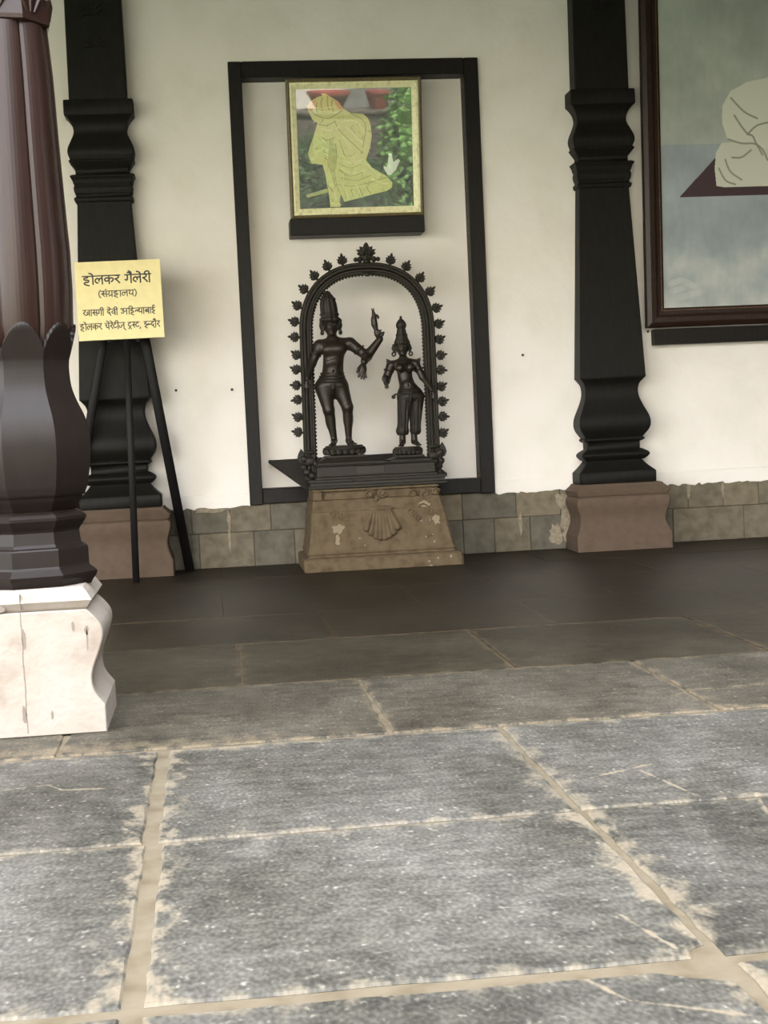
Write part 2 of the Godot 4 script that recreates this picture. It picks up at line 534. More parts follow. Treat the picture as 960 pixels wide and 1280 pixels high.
		"n": return [0.42, [[0.08, 0.62, 0.02, 0.5, 0.12, 0.44, 0.16, 0.56, 0.08, 0.62], [0.12, 0.52, 0.46, 0.52]]]
		",": return [0.24, [[0.1, 0.1, 0.12, 0.02, 0.04, -0.14]]]
		"(": return [0.3, [[0.24, 1.15, 0.08, 0.8, 0.06, 0.4, 0.12, 0.1, 0.24, -0.12]]]
		")": return [0.3, [[0.06, 1.15, 0.22, 0.8, 0.24, 0.4, 0.18, 0.1, 0.06, -0.12]]]
	return [0.4, []]

func write_line(im: Image, words: Array, left: float, right: float, base: float, size: float, pen: float, ink: Color) -> void:
	var total := 0.0
	for w in words:
		for ch in w:
			total += glyph(ch)[0]
	total += 0.42 * (words.size() - 1)
	var sx := (right - left) / total
	var x := left
	for w in words:
		var x0 := x
		var headed := true
		for ch in w:
			var g := glyph(ch)
			for s in g[1]:
				var pts := []
				for i in range(0, s.size(), 2):
					pts.append(Vector2(x + s[i] * sx, base - s[i + 1] * size))
				if pts.size() > 2:
					pts = curve(pts, 5)
				stroke(im, pts, pen * (1.35 if ch == "m" else 1.0), ink)
			if ch == "(":
				x0 = x + g[0] * sx
			var had: float = g[0] * sx
			if ch == ")" or ch == ",":
				stroke(im, [Vector2(x0, base - size), Vector2(x - 0.02 * sx, base - size)], pen * 0.85, ink)
				headed = false
			x += had
		if headed:
			stroke(im, [Vector2(x0 - 0.02 * sx, base - size), Vector2(x, base - size)], pen * 0.85, ink)
		x += 0.42 * sx

# ------------------------------------------------------------------ the floor
const TURN := 0.17
const FLOOR_X := -1.0
const FLOOR_W := 4.5
const FLOOR_D := 7.4
const FLOOR_TONE := 74.0
var ROWS := [
	[6.355, 7.6, [-1.9, -1.01, -0.155, 0.7, 1.55, 2.4]],
	[5.525, 6.355, [-1.9, -1.0, -0.155, 0.695, 1.55, 2.4]],
	[4.69, 5.525, [-1.9, -1.02, -0.165, 0.69, 1.52, 2.4]],
	[3.86, 4.69, [-1.9, -1.3, -0.43, 0.41, 1.285, 2.15, 3.0]],
	[2.98, 3.86, [-1.9, -0.8, 0.05, 0.91, 1.745, 2.6, 3.5]],
	[2.2, 2.98, [-1.9, -1.3, -0.45, 0.41, 1.25, 2.1, 2.95, 3.8]],
	[1.4, 2.2, [-1.9, -0.85, 0.0, 0.85, 1.7, 2.55, 3.4, 4.3]],
	[0.65, 1.4, [-1.9, -1.25, -0.4, 0.45, 1.3, 2.15, 3.0, 3.85, 4.6]],
	[0.0, 0.65, [-1.9, -0.9, 0.0, 0.9, 1.75, 2.6, 3.45, 4.3]],
]

func noise_image(w: int, h: int, freq: float, seed_value: int, oct := 4) -> PackedByteArray:
	var n := FastNoiseLite.new()
	n.noise_type = FastNoiseLite.TYPE_SIMPLEX_SMOOTH
	n.frequency = freq
	n.seed = seed_value
	n.fractal_octaves = oct
	var im := n.get_image(w, h, false, false, true)
	im.convert(Image.FORMAT_L8)
	return im.get_data()

func stretched(w: int, h: int, sw: int, sh: int, freq: float, seed_value: int, oct := 4) -> PackedByteArray:
	var im := Image.create_from_data(sw, sh, false, Image.FORMAT_L8, noise_image(sw, sh, freq, seed_value, oct))
	im.resize(w, h, Image.INTERPOLATE_CUBIC)
	return im.get_data()

func floor_image() -> Image:
	var W := 1900
	var H := 1900
	var streak := stretched(W, H, W / 6, H, 0.09, 11, 4)
	var fine := noise_image(W, H, 0.21, 12, 2)
	var big := stretched(W, H, W / 4, H / 4, 0.02, 13, 4)
	var spots := stretched(W, H, W / 2, H, 0.13, 14, 2)
	var smear := noise_image(W, H, 0.035, 15, 5)
	var data := PackedByteArray()
	data.resize(W * H * 3)
	for i in W * H:
		var b := big[i] / 255.0
		var v := FLOOR_TONE + (streak[i] - 128) * 0.1 + (fine[i] - 128) * 0.15 + (big[i] - 128) * 0.14 + (smear[i] - 128) * 0.08
		var p := spots[i] * 0.62 + fine[i] * 0.38
		if p > 178.0:
			v += minf((p - 178.0) * 1.2, 36.0)
		data[i * 3] = clampi(int(v), 0, 255)
		data[i * 3 + 1] = clampi(int(v * 0.985), 0, 255)
		data[i * 3 + 2] = clampi(int(v * (0.9 + 0.05 * b)), 0, 255)
	var im := Image.create_from_data(W, H, false, Image.FORMAT_RGB8, data)
	# cement smeared along the joints: [x0, z0, x1, z1, reach, strength]
	var lines := []
	for k in ROWS.size():
		var r: Array = ROWS[k]
		var wear_and_shade: float = [0.045, 0.03, 0.045, 0.025, 0.022, 0.018, 0.016, 0.016, 0.014][k]
		lines.append([FLOOR_X, r[0], FLOOR_X + FLOOR_W, r[0], wear_and_shade, [0.6, 0.55, 0.7, 0.6, 0.85, 0.85, 0.5, 0.25, 0.0][k]])
		for x in r[2]:
			if x > FLOOR_X:
				lines.append([x, r[0], x, r[1], wear_and_shade, [0.85, 0.6, 0.6, 0.6, 0.7, 0.6, 0.35, 0.2, 0.0][k]])
	lines.append([-0.16, 4.7, -0.16, 6.3, 0.055, 0.8])
	lines.append([0.69, 5.55, 0.7, 6.6, 0.05, 0.8])
	lines.append([-0.6, 4.62, 0.05, 4.66, 0.1, 0.5])
	# scratches and cracks in single slabs
	for c in [[-0.6, 5.02, -0.42, 4.98], [-0.42, 4.98, -0.38, 5.04], [-0.38, 5.04, -0.18, 5.07], [0.78, 5.28, 0.94, 5.2], [0.9, 5.25, 0.95, 5.5], [1.02, 5.72, 1.07, 5.5], [0.48, 6.38, 0.52, 6.47], [0.52, 6.47, 0.67, 6.56], [0.6, 6.14, 0.64, 6.3], [1.3, 4.4, 1.24, 4.45], [1.3, 4.4, 1.55, 4.38]]:
		lines.append([c[0], c[1], c[2], c[3], 0.006, 1.0])
	var px := FLOOR_W / W
	var pz := FLOOR_D / H
	var out := im.get_data()
	for l in lines:
		var a := Vector2(l[0], l[1])
		var b := Vector2(l[2], l[3])
		var reach: float = l[4]
		var m := reach * 2.4 + 0.01
		for y in range(maxi(0, int((minf(a.y, b.y) - m) / pz)), mini(H - 1, int((maxf(a.y, b.y) + m) / pz)) + 1):
			for x in range(maxi(0, int((minf(a.x, b.x) - m - FLOOR_X) / px)), mini(W - 1, int((maxf(a.x, b.x) + m - FLOOR_X) / px)) + 1):
				var p := Vector2(FLOOR_X + (x + 0.5) * px, (y + 0.5) * pz)
				var d := p.distance_to(Geometry2D.get_closest_point_to_segment(p, a, b))
				var i := y * W + x
				var s := (smear[i] * 0.95 + fine[i] * 0.12 + big[i] * 0.1) / 255.0
				var t: float = clampf((s * 1.75 - 0.35 - d / reach * 0.75) * 1.7, 0.0, 1.0) * l[5]
				if t > 0.0:
					var f := 0.94 + 0.12 * fine[i] / 255.0
					out[i * 3] = clampi(int(lerpf(out[i * 3], 118.0 * f, t)), 0, 255)
					out[i * 3 + 1] = clampi(int(lerpf(out[i * 3 + 1], 110.0 * f, t)), 0, 255)
					out[i * 3 + 2] = clampi(int(lerpf(out[i * 3 + 2], 96.0 * f, t)), 0, 255)
	return Image.create_from_data(W, H, false, Image.FORMAT_RGB8, out)

func rough_edge(a: Vector2, b: Vector2, wob: float) -> PackedVector2Array:
	var r := PackedVector2Array()
	var n := maxi(3, int(a.distance_to(b) / 0.06))
	var side := (b - a).orthogonal().normalized()
	for i in n:
		var p := a.lerp(b, float(i) / n)
		r.append(p + side * (rng.randf_range(-wob, wob) if i > 0 else 0.0))
	return r

func slab_mesh(x0: float, x1: float, z0: float, z1: float, cut := -1) -> ArrayMesh:
	var poly := PackedVector2Array()
	var corners := [Vector2(x0, z0), Vector2(x0, z1), Vector2(x1, z1), Vector2(x1, z0)]
	if cut == 2:
		corners = [Vector2(x0, z0), Vector2(x0, z1), Vector2(x1 - 0.035, z1), Vector2(x1 - 0.028, z1 - 0.03), Vector2(x1, z1 - 0.05), Vector2(x1, z0)]
	elif cut == 3:
		corners = [Vector2(x0, z0), Vector2(x0, z1), Vector2(x1, z1), Vector2(x1 - 0.01, z0 + 0.06), Vector2(x1 - 0.06, z0 + 0.04), Vector2(x1 - 0.11, z0 + 0.006)]
	for i in corners.size():
		poly.append_array(rough_edge(corners[i], corners[(i + 1) % corners.size()], 0.0035 if z0 > 3.5 else 0.001))
	var c := Vector2((x0 + x1) / 2, (z0 + z1) / 2)
	var lift := rng.randf_range(-0.0012, 0.0012)
	var st := start()
	var uv := func(p: Vector3) -> Vector2: return Vector2((p.x - FLOOR_X) / FLOOR_W, p.z / FLOOR_D)
	var put := func(a: Vector3, b: Vector3, d: Vector3) -> void:
		for p in [a, d, b]:
			st.set_uv(uv.call(p))
			st.add_vertex(p)
	var n := poly.size()
	var top := PackedVector3Array()
	var mid := PackedVector3Array()
	var low := PackedVector3Array()
	for p in poly:
		var q := p + (c - p).normalized() * (0.005 if z0 > 3.5 else 0.001)
		top.append(Vector3(q.x, lift, q.y))
		mid.append(Vector3(p.x, lift - (0.004 if z0 > 3.5 else 0.001), p.y))
		low.append(Vector3(p.x, -0.03, p.y))
	var m := Vector3(c.x, lift, c.y)
	for i in n:
		var j := (i + 1) % n
		put.call(m, top[i], top[j])
		put.call(mid[i], mid[j], top[j])
		put.call(mid[i], top[j], top[i])
		put.call(low[i], low[j], mid[j])
		put.call(low[i], mid[j], mid[i])
	return done(st)

func build_floor() -> void:
	var fl := struct("floor", box(Vector3(14, 0.6, 8.0), Vector3(0.5, -0.305, 3.6), 0.01), M.mortar, "floor of large worn dark slate slabs with pale cement joints")
	var tex := ImageTexture.create_from_image(floor_image())
	var slabs := []
	# slates smoother inside the columns; gallery shade put into their darker, browner tints
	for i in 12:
		var wear_and_shade := i / 3
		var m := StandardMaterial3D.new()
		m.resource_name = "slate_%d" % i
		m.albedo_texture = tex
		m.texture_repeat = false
		m.roughness = [0.55, 0.52, 0.5, 0.46][wear_and_shade]
		var c: Color = [c8(255, 252, 247), c8(236, 226, 211), c8(188, 174, 155), c8(150, 134, 113)][wear_and_shade]
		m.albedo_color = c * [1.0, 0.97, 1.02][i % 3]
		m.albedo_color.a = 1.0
		m.metallic_specular = [0.3, 0.28, 0.24, 0.26][wear_and_shade]
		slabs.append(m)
	for k in ROWS.size():
		var r: Array = ROWS[k]
		var xs: Array = r[2]
		for i in xs.size() - 1:
			if xs[i + 1] < -1.2 and k < 3:
				continue
			var gz0: float = [0.018, 0.008, 0.014, 0.005, 0.002, 0.0006, 0.0006, 0.0006, 0.0006][k]
			var gz1: float = [0.0, 0.018, 0.008, 0.014, 0.005, 0.002, 0.0006, 0.0006, 0.0006][k]
			var g0: float = 0.016 if k < 3 and i == 2 else [0.008, 0.008, 0.008, 0.006, 0.003, 0.0006, 0.0006, 0.0006, 0.0006][k]
			var g1: float = 0.016 if k < 3 and i == 1 else [0.008, 0.008, 0.008, 0.006, 0.003, 0.0006, 0.0006, 0.0006, 0.0006][k]
			var cut := -1
			if k == 1 and i == 2:
				cut = 2
			elif k == 0 and i == 2:
				cut = 3
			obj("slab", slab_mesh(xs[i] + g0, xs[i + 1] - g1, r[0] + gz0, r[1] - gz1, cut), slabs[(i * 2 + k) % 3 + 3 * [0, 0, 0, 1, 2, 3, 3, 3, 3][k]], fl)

# ------------------------------------------------------------------ walls and roof
func build_shell() -> void:
	# the niche is an opening 1.26 m wide in the plaster, 10 cm deep
	var st := start()
	for b in [[-6.0, 0.26, 0.36, 4.0], [1.52, 7.0, 0.36, 4.0], [0.26, 1.52, 2.745, 4.0]]:
		add_box(st, Vector3((b[0] + b[1]) / 2, (b[2] + b[3]) / 2, -0.175), Vector3(b[1] - b[0], b[3] - b[2], 0.35), 0.0005)
	add_box(st, Vector3(0.89, 1.56, -0.225), Vector3(1.26, 2.4, 0.25), 0.0005)
	var wall := struct("wall_back", done(st), M.plaster, "whitewashed back wall of the gallery above a low stone dado")
	obj("stone_backing", box(Vector3(13, 0.36, 0.3), Vector3(0.5, 0.18, -0.17), 0.001), M.mortar, wall)
	var lower := [-1.9, -1.2, -0.75, -0.113, 0.198, 0.43, 0.75, 1.2, 1.41, 1.594, 1.807, 2.02, 2.3, 2.667, 3.1, 3.5, 4.2]
	var upper := [-1.9, -1.4, -0.9, -0.15, 0.066, 0.3, 0.62, 1.0, 1.41, 1.728, 1.99, 2.3, 2.763, 2.976, 3.195, 3.6, 4.2]
	for row in [[0.0, 0.2, lower], [0.2, 0.362, upper]]:
		for i in row[2].size() - 1:
			var x0: float = row[2][i] + 0.0012
			var x1: float = row[2][i + 1] - 0.0012
			var y0: float = row[0] + 0.001
			var y1: float = row[1] - 0.001
			var proud := rng.randf_range(-0.001, 0.002)
			obj("stone", box(Vector3(x1 - x0, y1 - y0, 0.06), Vector3((x0 + x1) / 2, (y0 + y1) / 2, proud - 0.03), 0.0025), M["dado_stone_%d" % rng.randi_range(0, 2)], wall)
	# the ragged lower edge of the plaster, and cement daubed over the stones
	for seg in [[-2.0, 0.187], [1.602, 4.3]]:
		var poly := PackedVector2Array([Vector2(seg[1], 0.42), Vector2(seg[0], 0.42)])
		var x: float = seg[0]
		while x < seg[1]:
			poly.append(Vector2(x, 0.345 + rng.randf_range(-0.009, 0.007) - (0.004 if x > 2.6 else 0.0)))
			x += rng.randf_range(0.012, 0.04)
		poly.append(Vector2(seg[1], 0.345))
		obj("plaster_edge", prism_mesh(poly, -0.01, 0.006, 0.002), M.plaster, wall)
	for d in [[-0.04, 0.336, 0.11, 0.02], [0.062, 0.27, 0.012, 0.06], [0.06, 0.17, 0.01, 0.08], [1.75, 0.16, 0.012, 0.07], [2.0, 0.28, 0.05, 0.05], [2.03, 0.16, 0.05, 0.13], [1.96, 0.09, 0.05, 0.07], [2.765, 0.3, 0.012, 0.06], [2.975, 0.3, 0.01, 0.05]]:
		var poly := PackedVector2Array()
		for i in 18:
			var a := TAU * i / 18
			var q := rng.randf_range(0.65, 1.15)
			poly.append(Vector2(d[0] + cos(a) * d[2] * q, d[1] + sin(a) * d[3] * q))
		obj("cement_patch", prism_mesh(poly, -0.004, 0.0055, 0.001), M.cement_patch, wall)
	struct("ceiling", box(Vector3(13.6, 0.2, 4.9), Vector3(0.5, 3.7, 2.1), 0.01), M.ceiling_paint, "plain ceiling over the gallery")
	struct("wall_left", box(Vector3(0.3, 4.2, 4.6), Vector3(-6.15, 1.5, 1.95), 0.01), M.plaster, "plastered end wall left of the gallery")
	struct("wall_right", box(Vector3(0.3, 4.2, 4.6), Vector3(4.95, 1.5, 1.95), 0.01), M.blocker_stone, "unseen end wall right of the gallery, set close and dark to cut side light")  # out of view; brought near and darkened to dim light from the right
	struct("wall_sun_block", box(Vector3(13.6, 2.2, 4.9), Vector3(0.5, 4.9, 2.1), 0.01), M.plaster, "added unseen mass above the gallery that blocks the sun")  # added out of view to keep direct sun off the gallery and front floor
	struct("trim_1", box(Vector3(13.2, 1.0, 0.34), Vector3(0.5, 3.1, 4.23), 0.01), M.pilaster_wood, "unseen wooden beam carried by the front columns, made deep to cut sky light")  # hangs low, out of view, to hold sky light off back floor and upper wall
	struct("ground", box(Vector3(60, 0.4, 34), Vector3(0, -0.8, 24.6), 0.01), M.lawn, "grassy courtyard in front of the gallery")
	struct("wall_far", box(Vector3(44, 8.0, 0.6), Vector3(4, 3.4, 27.0), 0.01), M.facade_plaster, "facade across the courtyard")
	struct("wall_sky_block", box(Vector3(0.6, 7.0, 21.0), Vector3(5.4, 2.9, 15.2), 0.01), M.blocker_stone, "added unseen dark wall along the right of the courtyard, blocking sky light")  # added sky blocker, out of view, so light comes mainly from the left

# ------------------------------------------------------------------ pilasters against the wall
func rect_rings(profile: Array, depth_off: float, bev := 0.006) -> Array:
	var rings := []
	for p in profile:
		var w: float = p[1]
		var d := w + depth_off
		var y: float = p[0]
		rings.append(PackedVector3Array([Vector3(-w, y, 0.0075), Vector3(-w, y, d - bev), Vector3(-w + bev, y, d), Vector3(w - bev, y, d), Vector3(w, y, d - bev), Vector3(w, y, 0.0075)]))
	return rings

func smooth_profile(pts: Array, step := 4) -> Array:
	var v := []
	for p in pts:
		v.append(Vector2(p[0], p[1]))
	var out := []
	for p in curve(v, step):
		out.append([p.x, p.y])
	return out

func pilaster(x: float, label: String) -> void:
	var t := thing("pilaster", label, "pilaster", Vector3(x, 0, 0), "dark wooden pilasters on brown stone bases")
	var st := start()
	loft(st, rect_rings([[0, 0.277], [0.075, 0.277]] + smooth_profile([[0.085, 0.277], [0.12, 0.262], [0.16, 0.25], [0.2, 0.252], [0.25, 0.268], [0.285, 0.272], [0.306, 0.264]], 6) + [[0.308, 0.254], [0.313, 0.254], [0.315, 0.264], [0.342, 0.274], [0.366, 0.246], [0.378, 0.236]], 0.015), true, false)
	obj("stone_base", done(st), M.brown_stone, t)
	st = start()
	loft(st, rect_rings([[0.378, 0.222], [0.384, 0.226], [0.44, 0.226], [0.447, 0.221]] + smooth_profile([[0.448, 0.219], [0.465, 0.2], [0.49, 0.176], [0.508, 0.163]]) + [[0.509, 0.17]] + smooth_profile([[0.512, 0.178], [0.53, 0.196], [0.543, 0.2], [0.556, 0.19], [0.57, 0.165]]) + [[0.573, 0.156], [0.612, 0.156]] + smooth_profile([[0.614, 0.16], [0.624, 0.178], [0.634, 0.178], [0.64, 0.17]]) + smooth_profile([[0.642, 0.172], [0.68, 0.2], [0.715, 0.21], [0.76, 0.204], [0.82, 0.178], [0.87, 0.16], [0.91, 0.156], [0.945, 0.163], [0.968, 0.18], [0.98, 0.19]]), -0.045), true, true)
	obj("moulded_foot", done(st), M.pilaster_wood, t)
	st = start()
	loft(st, rect_rings([[0.98, 0.192], [0.984, 0.194], [1.0, 0.193], [2.07, 0.146]], -0.045), true, true)
	obj("shaft", done(st), M.pilaster_wood, t)
	st = start()
	loft(st, rect_rings([[2.068, 0.152]] + smooth_profile([[2.07, 0.156], [2.085, 0.161], [2.094, 0.158]]) + [[2.096, 0.15], [2.112, 0.15]] + smooth_profile([[2.114, 0.154], [2.14, 0.16], [2.162, 0.156]]) + [[2.166, 0.156]] + smooth_profile([[2.168, 0.16], [2.19, 0.166], [2.208, 0.176], [2.216, 0.166]]) + [[2.22, 0.146], [2.246, 0.146]] + smooth_profile([[2.25, 0.15], [2.275, 0.168], [2.29, 0.178], [2.298, 0.17]]) + smooth_profile([[2.3, 0.17], [2.33, 0.18], [2.36, 0.178], [2.4, 0.162], [2.44, 0.146], [2.47, 0.145], [2.5, 0.156], [2.528, 0.178]]) + [[2.534, 0.186], [2.54, 0.188], [2.612, 0.188], [2.618, 0.184]], -0.045), true, true)
	obj("moulded_collar", done(st), M.pilaster_wood, t)
	st = start()
	loft(st, rect_rings([[2.618, 0.157], [3.57, 0.15]], -0.03), true, true)
	obj("upper_shaft", done(st), M.pilaster_wood, t)
	# low relief leaf carving on the upper shaft
	for k in 4:
		var y := 2.9 + k * 0.17
		st = start()
		for s in [-1.0, 1.0]:
			for i in 3:
				var a := 0.5 + 0.5 * i
				tube(st, [Vector3(0, y, 0.122), Vector3(s * 0.05 * sin(a), y + 0.06 * cos(a), 0.124), Vector3(s * 0.085 * sin(a * 1.2), y + 0.075 * cos(a * 1.3), 0.121)], [0.004, 0.006, 0.002], 6)
		obj("carved_leaf", done(st), M.pilaster_wood, t)

# ------------------------------------------------------------------ the near column
func oct_radius(a: float) -> float:
	var q := fposmod(a + PI / 8, PI / 4) - PI / 8
	return 1.0 / cos(q)

func near_column() -> void:
	var t := thing("column", "large varnished dark wooden column on a whitewashed stone base in the left foreground", "column", Vector3(-0.516, 0, 4.23))
	# base: one outline cut through from front to back
	var half := [[0, 0.191], [0.072, 0.191]] + smooth_profile([[0.075, 0.19], [0.1, 0.171], [0.125, 0.161], [0.155, 0.16], [0.185, 0.168], [0.225, 0.184], [0.262, 0.194], [0.29, 0.19], [0.315, 0.172], [0.331, 0.156]], 3) + [[0.333, 0.152]]
	var poly := PackedVector2Array()
	for p in half:
		poly.append(Vector2(p[1], p[0]))
	half.reverse()
	for p in half:
		poly.append(Vector2(-p[1], p[0]))
	obj("stone_base", prism_mesh(poly, -0.19, 0.19, 0.003), M.whitewashed_stone, t)
	var st := start()
	var rings := []
	for p in [[0.334, 0.152], [0.34, 0.158], [0.358, 0.17], [0.378, 0.158], [0.392, 0.146]]:
		var w: float = p[1]
		rings.append(PackedVector3Array([Vector3(-w, p[0], -w - 0.02), Vector3(-w, p[0], w + 0.02), Vector3(w, p[0], w + 0.02), Vector3(w, p[0], -w - 0.02)]))
	loft(st, rings)
	obj("stone_cap", done(st), M.whitewashed_stone, t)
	# seam between the two base blocks, drips and scuffs
	st = start()
	for k in 9:
		var y := 0.01 + k * 0.036
		add_box(st, Vector3(-0.017 + rng.randf_range(-0.0012, 0.0012), y + 0.018, 0.1895), Vector3(rng.randf_range(0.002, 0.0035), 0.038, 0.002), 0.0003)
	add_box(st, Vector3(-0.017, 0.362, 0.1845), Vector3(0.002, 0.04, 0.012), 0.0003)
	obj("block_seam", done(st), M.stone_stain, t)
	st = start()
	for d in [[0.118, 0.29, 0.004, 0.014], [0.152, 0.278, 0.006, 0.012], [0.153, 0.25, 0.0025, 0.03], [-0.012, 0.262, 0.005, 0.03], [-0.022, 0.06, 0.006, 0.025], [0.05, 0.055, 0.004, 0.012], [-0.075, 0.345, 0.016, 0.012]]:
		var q := PackedVector2Array()
		for i in 12:
			var a := TAU * i / 12
			var w := rng.randf_range(0.75, 1.2)
			q.append(Vector2(d[0] + cos(a) * d[2] * w, d[1] + sin(a) * d[3] * w))
		prism(st, q, 0.188, 0.1905)
	obj("stain", done(st), M.stone_stain, t)
	# wooden part, turned a little on its base: an octagon below, a lobed shaft above that runs out in pointed arches
	var arch_y := func(a: float) -> float:
		var q := fposmod(a + PI / 8, PI / 4) - PI / 8
		return 1.03 + 0.074 * pow(cos(q / (PI / 8) * PI / 2), 0.8)
	var ring := func(y: float, r: float, lobe: float) -> PackedVector3Array:
		var pts := PackedVector3Array()
		for i in 96:
			var a := TAU * i / 96.0
			var q := fposmod(a + PI / 8, PI / 4) - PI / 8
			var c := cos(q / (PI / 8) * PI / 2)
			var l := lerpf(oct_radius(a), 0.9 + 0.085 * pow(c, 0.55), lobe) * r
			pts.append(Vector3(sin(a + TURN) * l, y, cos(a + TURN) * l))
		return pts
	rings = []
	for p in [[0.384, 0.135], [0.388, 0.15], [0.4, 0.157], [0.412, 0.166], [0.423, 0.169], [0.431, 0.16], [0.44, 0.15], [0.446, 0.148], [0.49, 0.148], [0.494, 0.146], [0.498, 0.136], [0.506, 0.13], [0.538, 0.127], [0.545, 0.13], [0.556, 0.138], [0.57, 0.147], [0.578, 0.148], [0.587, 0.138], [0.594, 0.124]]:
		rings.append(ring.call(p[0], p[1], 0.0))
	st = start()
	loft(st, rings)
	obj("moulded_foot", done(st), M.bulb_wood, t)
	rings = []
	for p in smooth_profile([[0.594, 0.118], [0.607, 0.126], [0.622, 0.137], [0.634, 0.142]], 3) + [[0.635, 0.148], [0.645, 0.15]] + smooth_profile([[0.657, 0.155], [0.7, 0.163], [0.743, 0.168], [0.795, 0.169], [0.845, 0.16], [0.889, 0.142], [0.93, 0.129], [0.977, 0.125], [1.003, 0.1265]], 4):
		rings.append(ring.call(p[0], p[1], 0.0))
	for k in range(1, 9):
		var pts := PackedVector3Array()
		for i in 96:
			var a := TAU * i / 96.0
			var y := lerpf(1.003, arch_y.call(a), k / 8.0)
			var l := oct_radius(a) * lerpf(0.1265, 0.153, clampf((y - 1.003) / 0.09, 0.0, 1.0))
			pts.append(Vector3(sin(a + TURN) * l, y, cos(a + TURN) * l))
		rings.append(pts)
	var lip := PackedVector3Array()
	for i in 96:
		var a := TAU * i / 96.0
		lip.append(Vector3(sin(a + TURN) * 0.12, arch_y.call(a) + 0.004, cos(a + TURN) * 0.12))
	rings.append(lip)
	st = start(true)
	loft(st, rings, true, true)
	obj("bulb", done(st), M.bulb_wood, t)
	rings = []
	for p in [[1.0, 0.122], [1.05, 0.14], [1.1, 0.15], [1.2, 0.1535], [1.3, 0.153], [1.45, 0.146], [1.6, 0.14], [1.78, 0.134], [1.9, 0.126]]:
		rings.append(ring.call(p[0], p[1], 1.0))
	st = start(true)
	loft(st, rings, true, true)
	obj("fluted_shaft", done(st), M.varnished_wood, t)
	rings = []
	for p in [[1.9, 0.121], [1.904, 0.127], [1.915, 0.128], [1.95, 0.124], [2.1, 0.118], [2.35, 0.12], [2.42, 0.15], [2.5, 0.16], [2.595, 0.19]]:
		rings.append(ring.call(p[0], p[1], 0.0))
	st = start()
	loft(st, rings)
	var col := obj("collar", done(st), M.varnished_wood, t)
	st = start()
	for i in 8:
		var a := TAU * i / 8
		var dir := Vector3(sin(a), 0, cos(a))
		var side := Vector3(cos(a), 0, -sin(a))
		for s in [-1.0, 0.0, 1.0]:
			tube(st, [dir * 0.13 + Vector3(0, 1.925, 0) + side * s * 0.012, dir * 0.13 + Vector3(0, 1.97, 0) + side * s * 0.034, dir * 0.128 + Vector3(0, 2.02, 0) + side * s * 0.03], [0.003, 0.009, 0.002], 6)
	obj("leaf_carving", done(st), M.varnished_wood, col)

# ------------------------------------------------------------------ niche frame, pictures
func niche_frame() -> void:
	var t := thing("niche_frame", "tall black wooden frame lining the wall niche behind the bronze figures", "frame", Vector3(0.89, 0.35, 0))
	var z := -0.035
	obj("stile", box(Vector3(0.074, 2.483, 0.13), Vector3(0.223 - 0.89, 1.2415, z)), M.frame_wood, t)
	obj("stile", box(Vector3(0.083, 2.483, 0.13), Vector3(1.5615 - 0.89, 1.2415, z)), M.frame_wood, t)
	obj("rail", box(Vector3(1.26, 0.09, 0.13), Vector3(0, 2.438, z)), M.frame_wood, t)
	obj("rail", box(Vector3(1.26, 0.085, 0.126), Vector3(0, 0.0475, z)), M.frame_wood, t)

func frame_member(len: float, profile: Array, mitre: float) -> ArrayMesh:
	# runs along x from -len/2 to len/2; profile points are [in, depth] from the outer edge inwards
	var st := start()
	var rings := []
	for p in profile:
		pass
	for s in [-1.0, 1.0]:
		var r := PackedVector3Array()
		for p in profile:
			r.append(Vector3(s * (len / 2 - p[0] * mitre), p[0], p[1]))
		rings.append(r)
	loft(st, rings)
	return done(st)

func picture_frame(t: Node3D, w: float, h: float, profile: Array, material: Material, up := 0.0) -> void:
	for k in 4:
		var len: float = w if k % 2 == 0 else h
		var o := obj("frame_side", frame_member(len, profile, 1.0), material, t)
		o.rotation.z = PI / 2 * k
		o.position = [Vector3(0, up, 0), Vector3(w / 2, up + h / 2, 0), Vector3(0, up + h, 0), Vector3(-w / 2, up + h / 2, 0)][k]

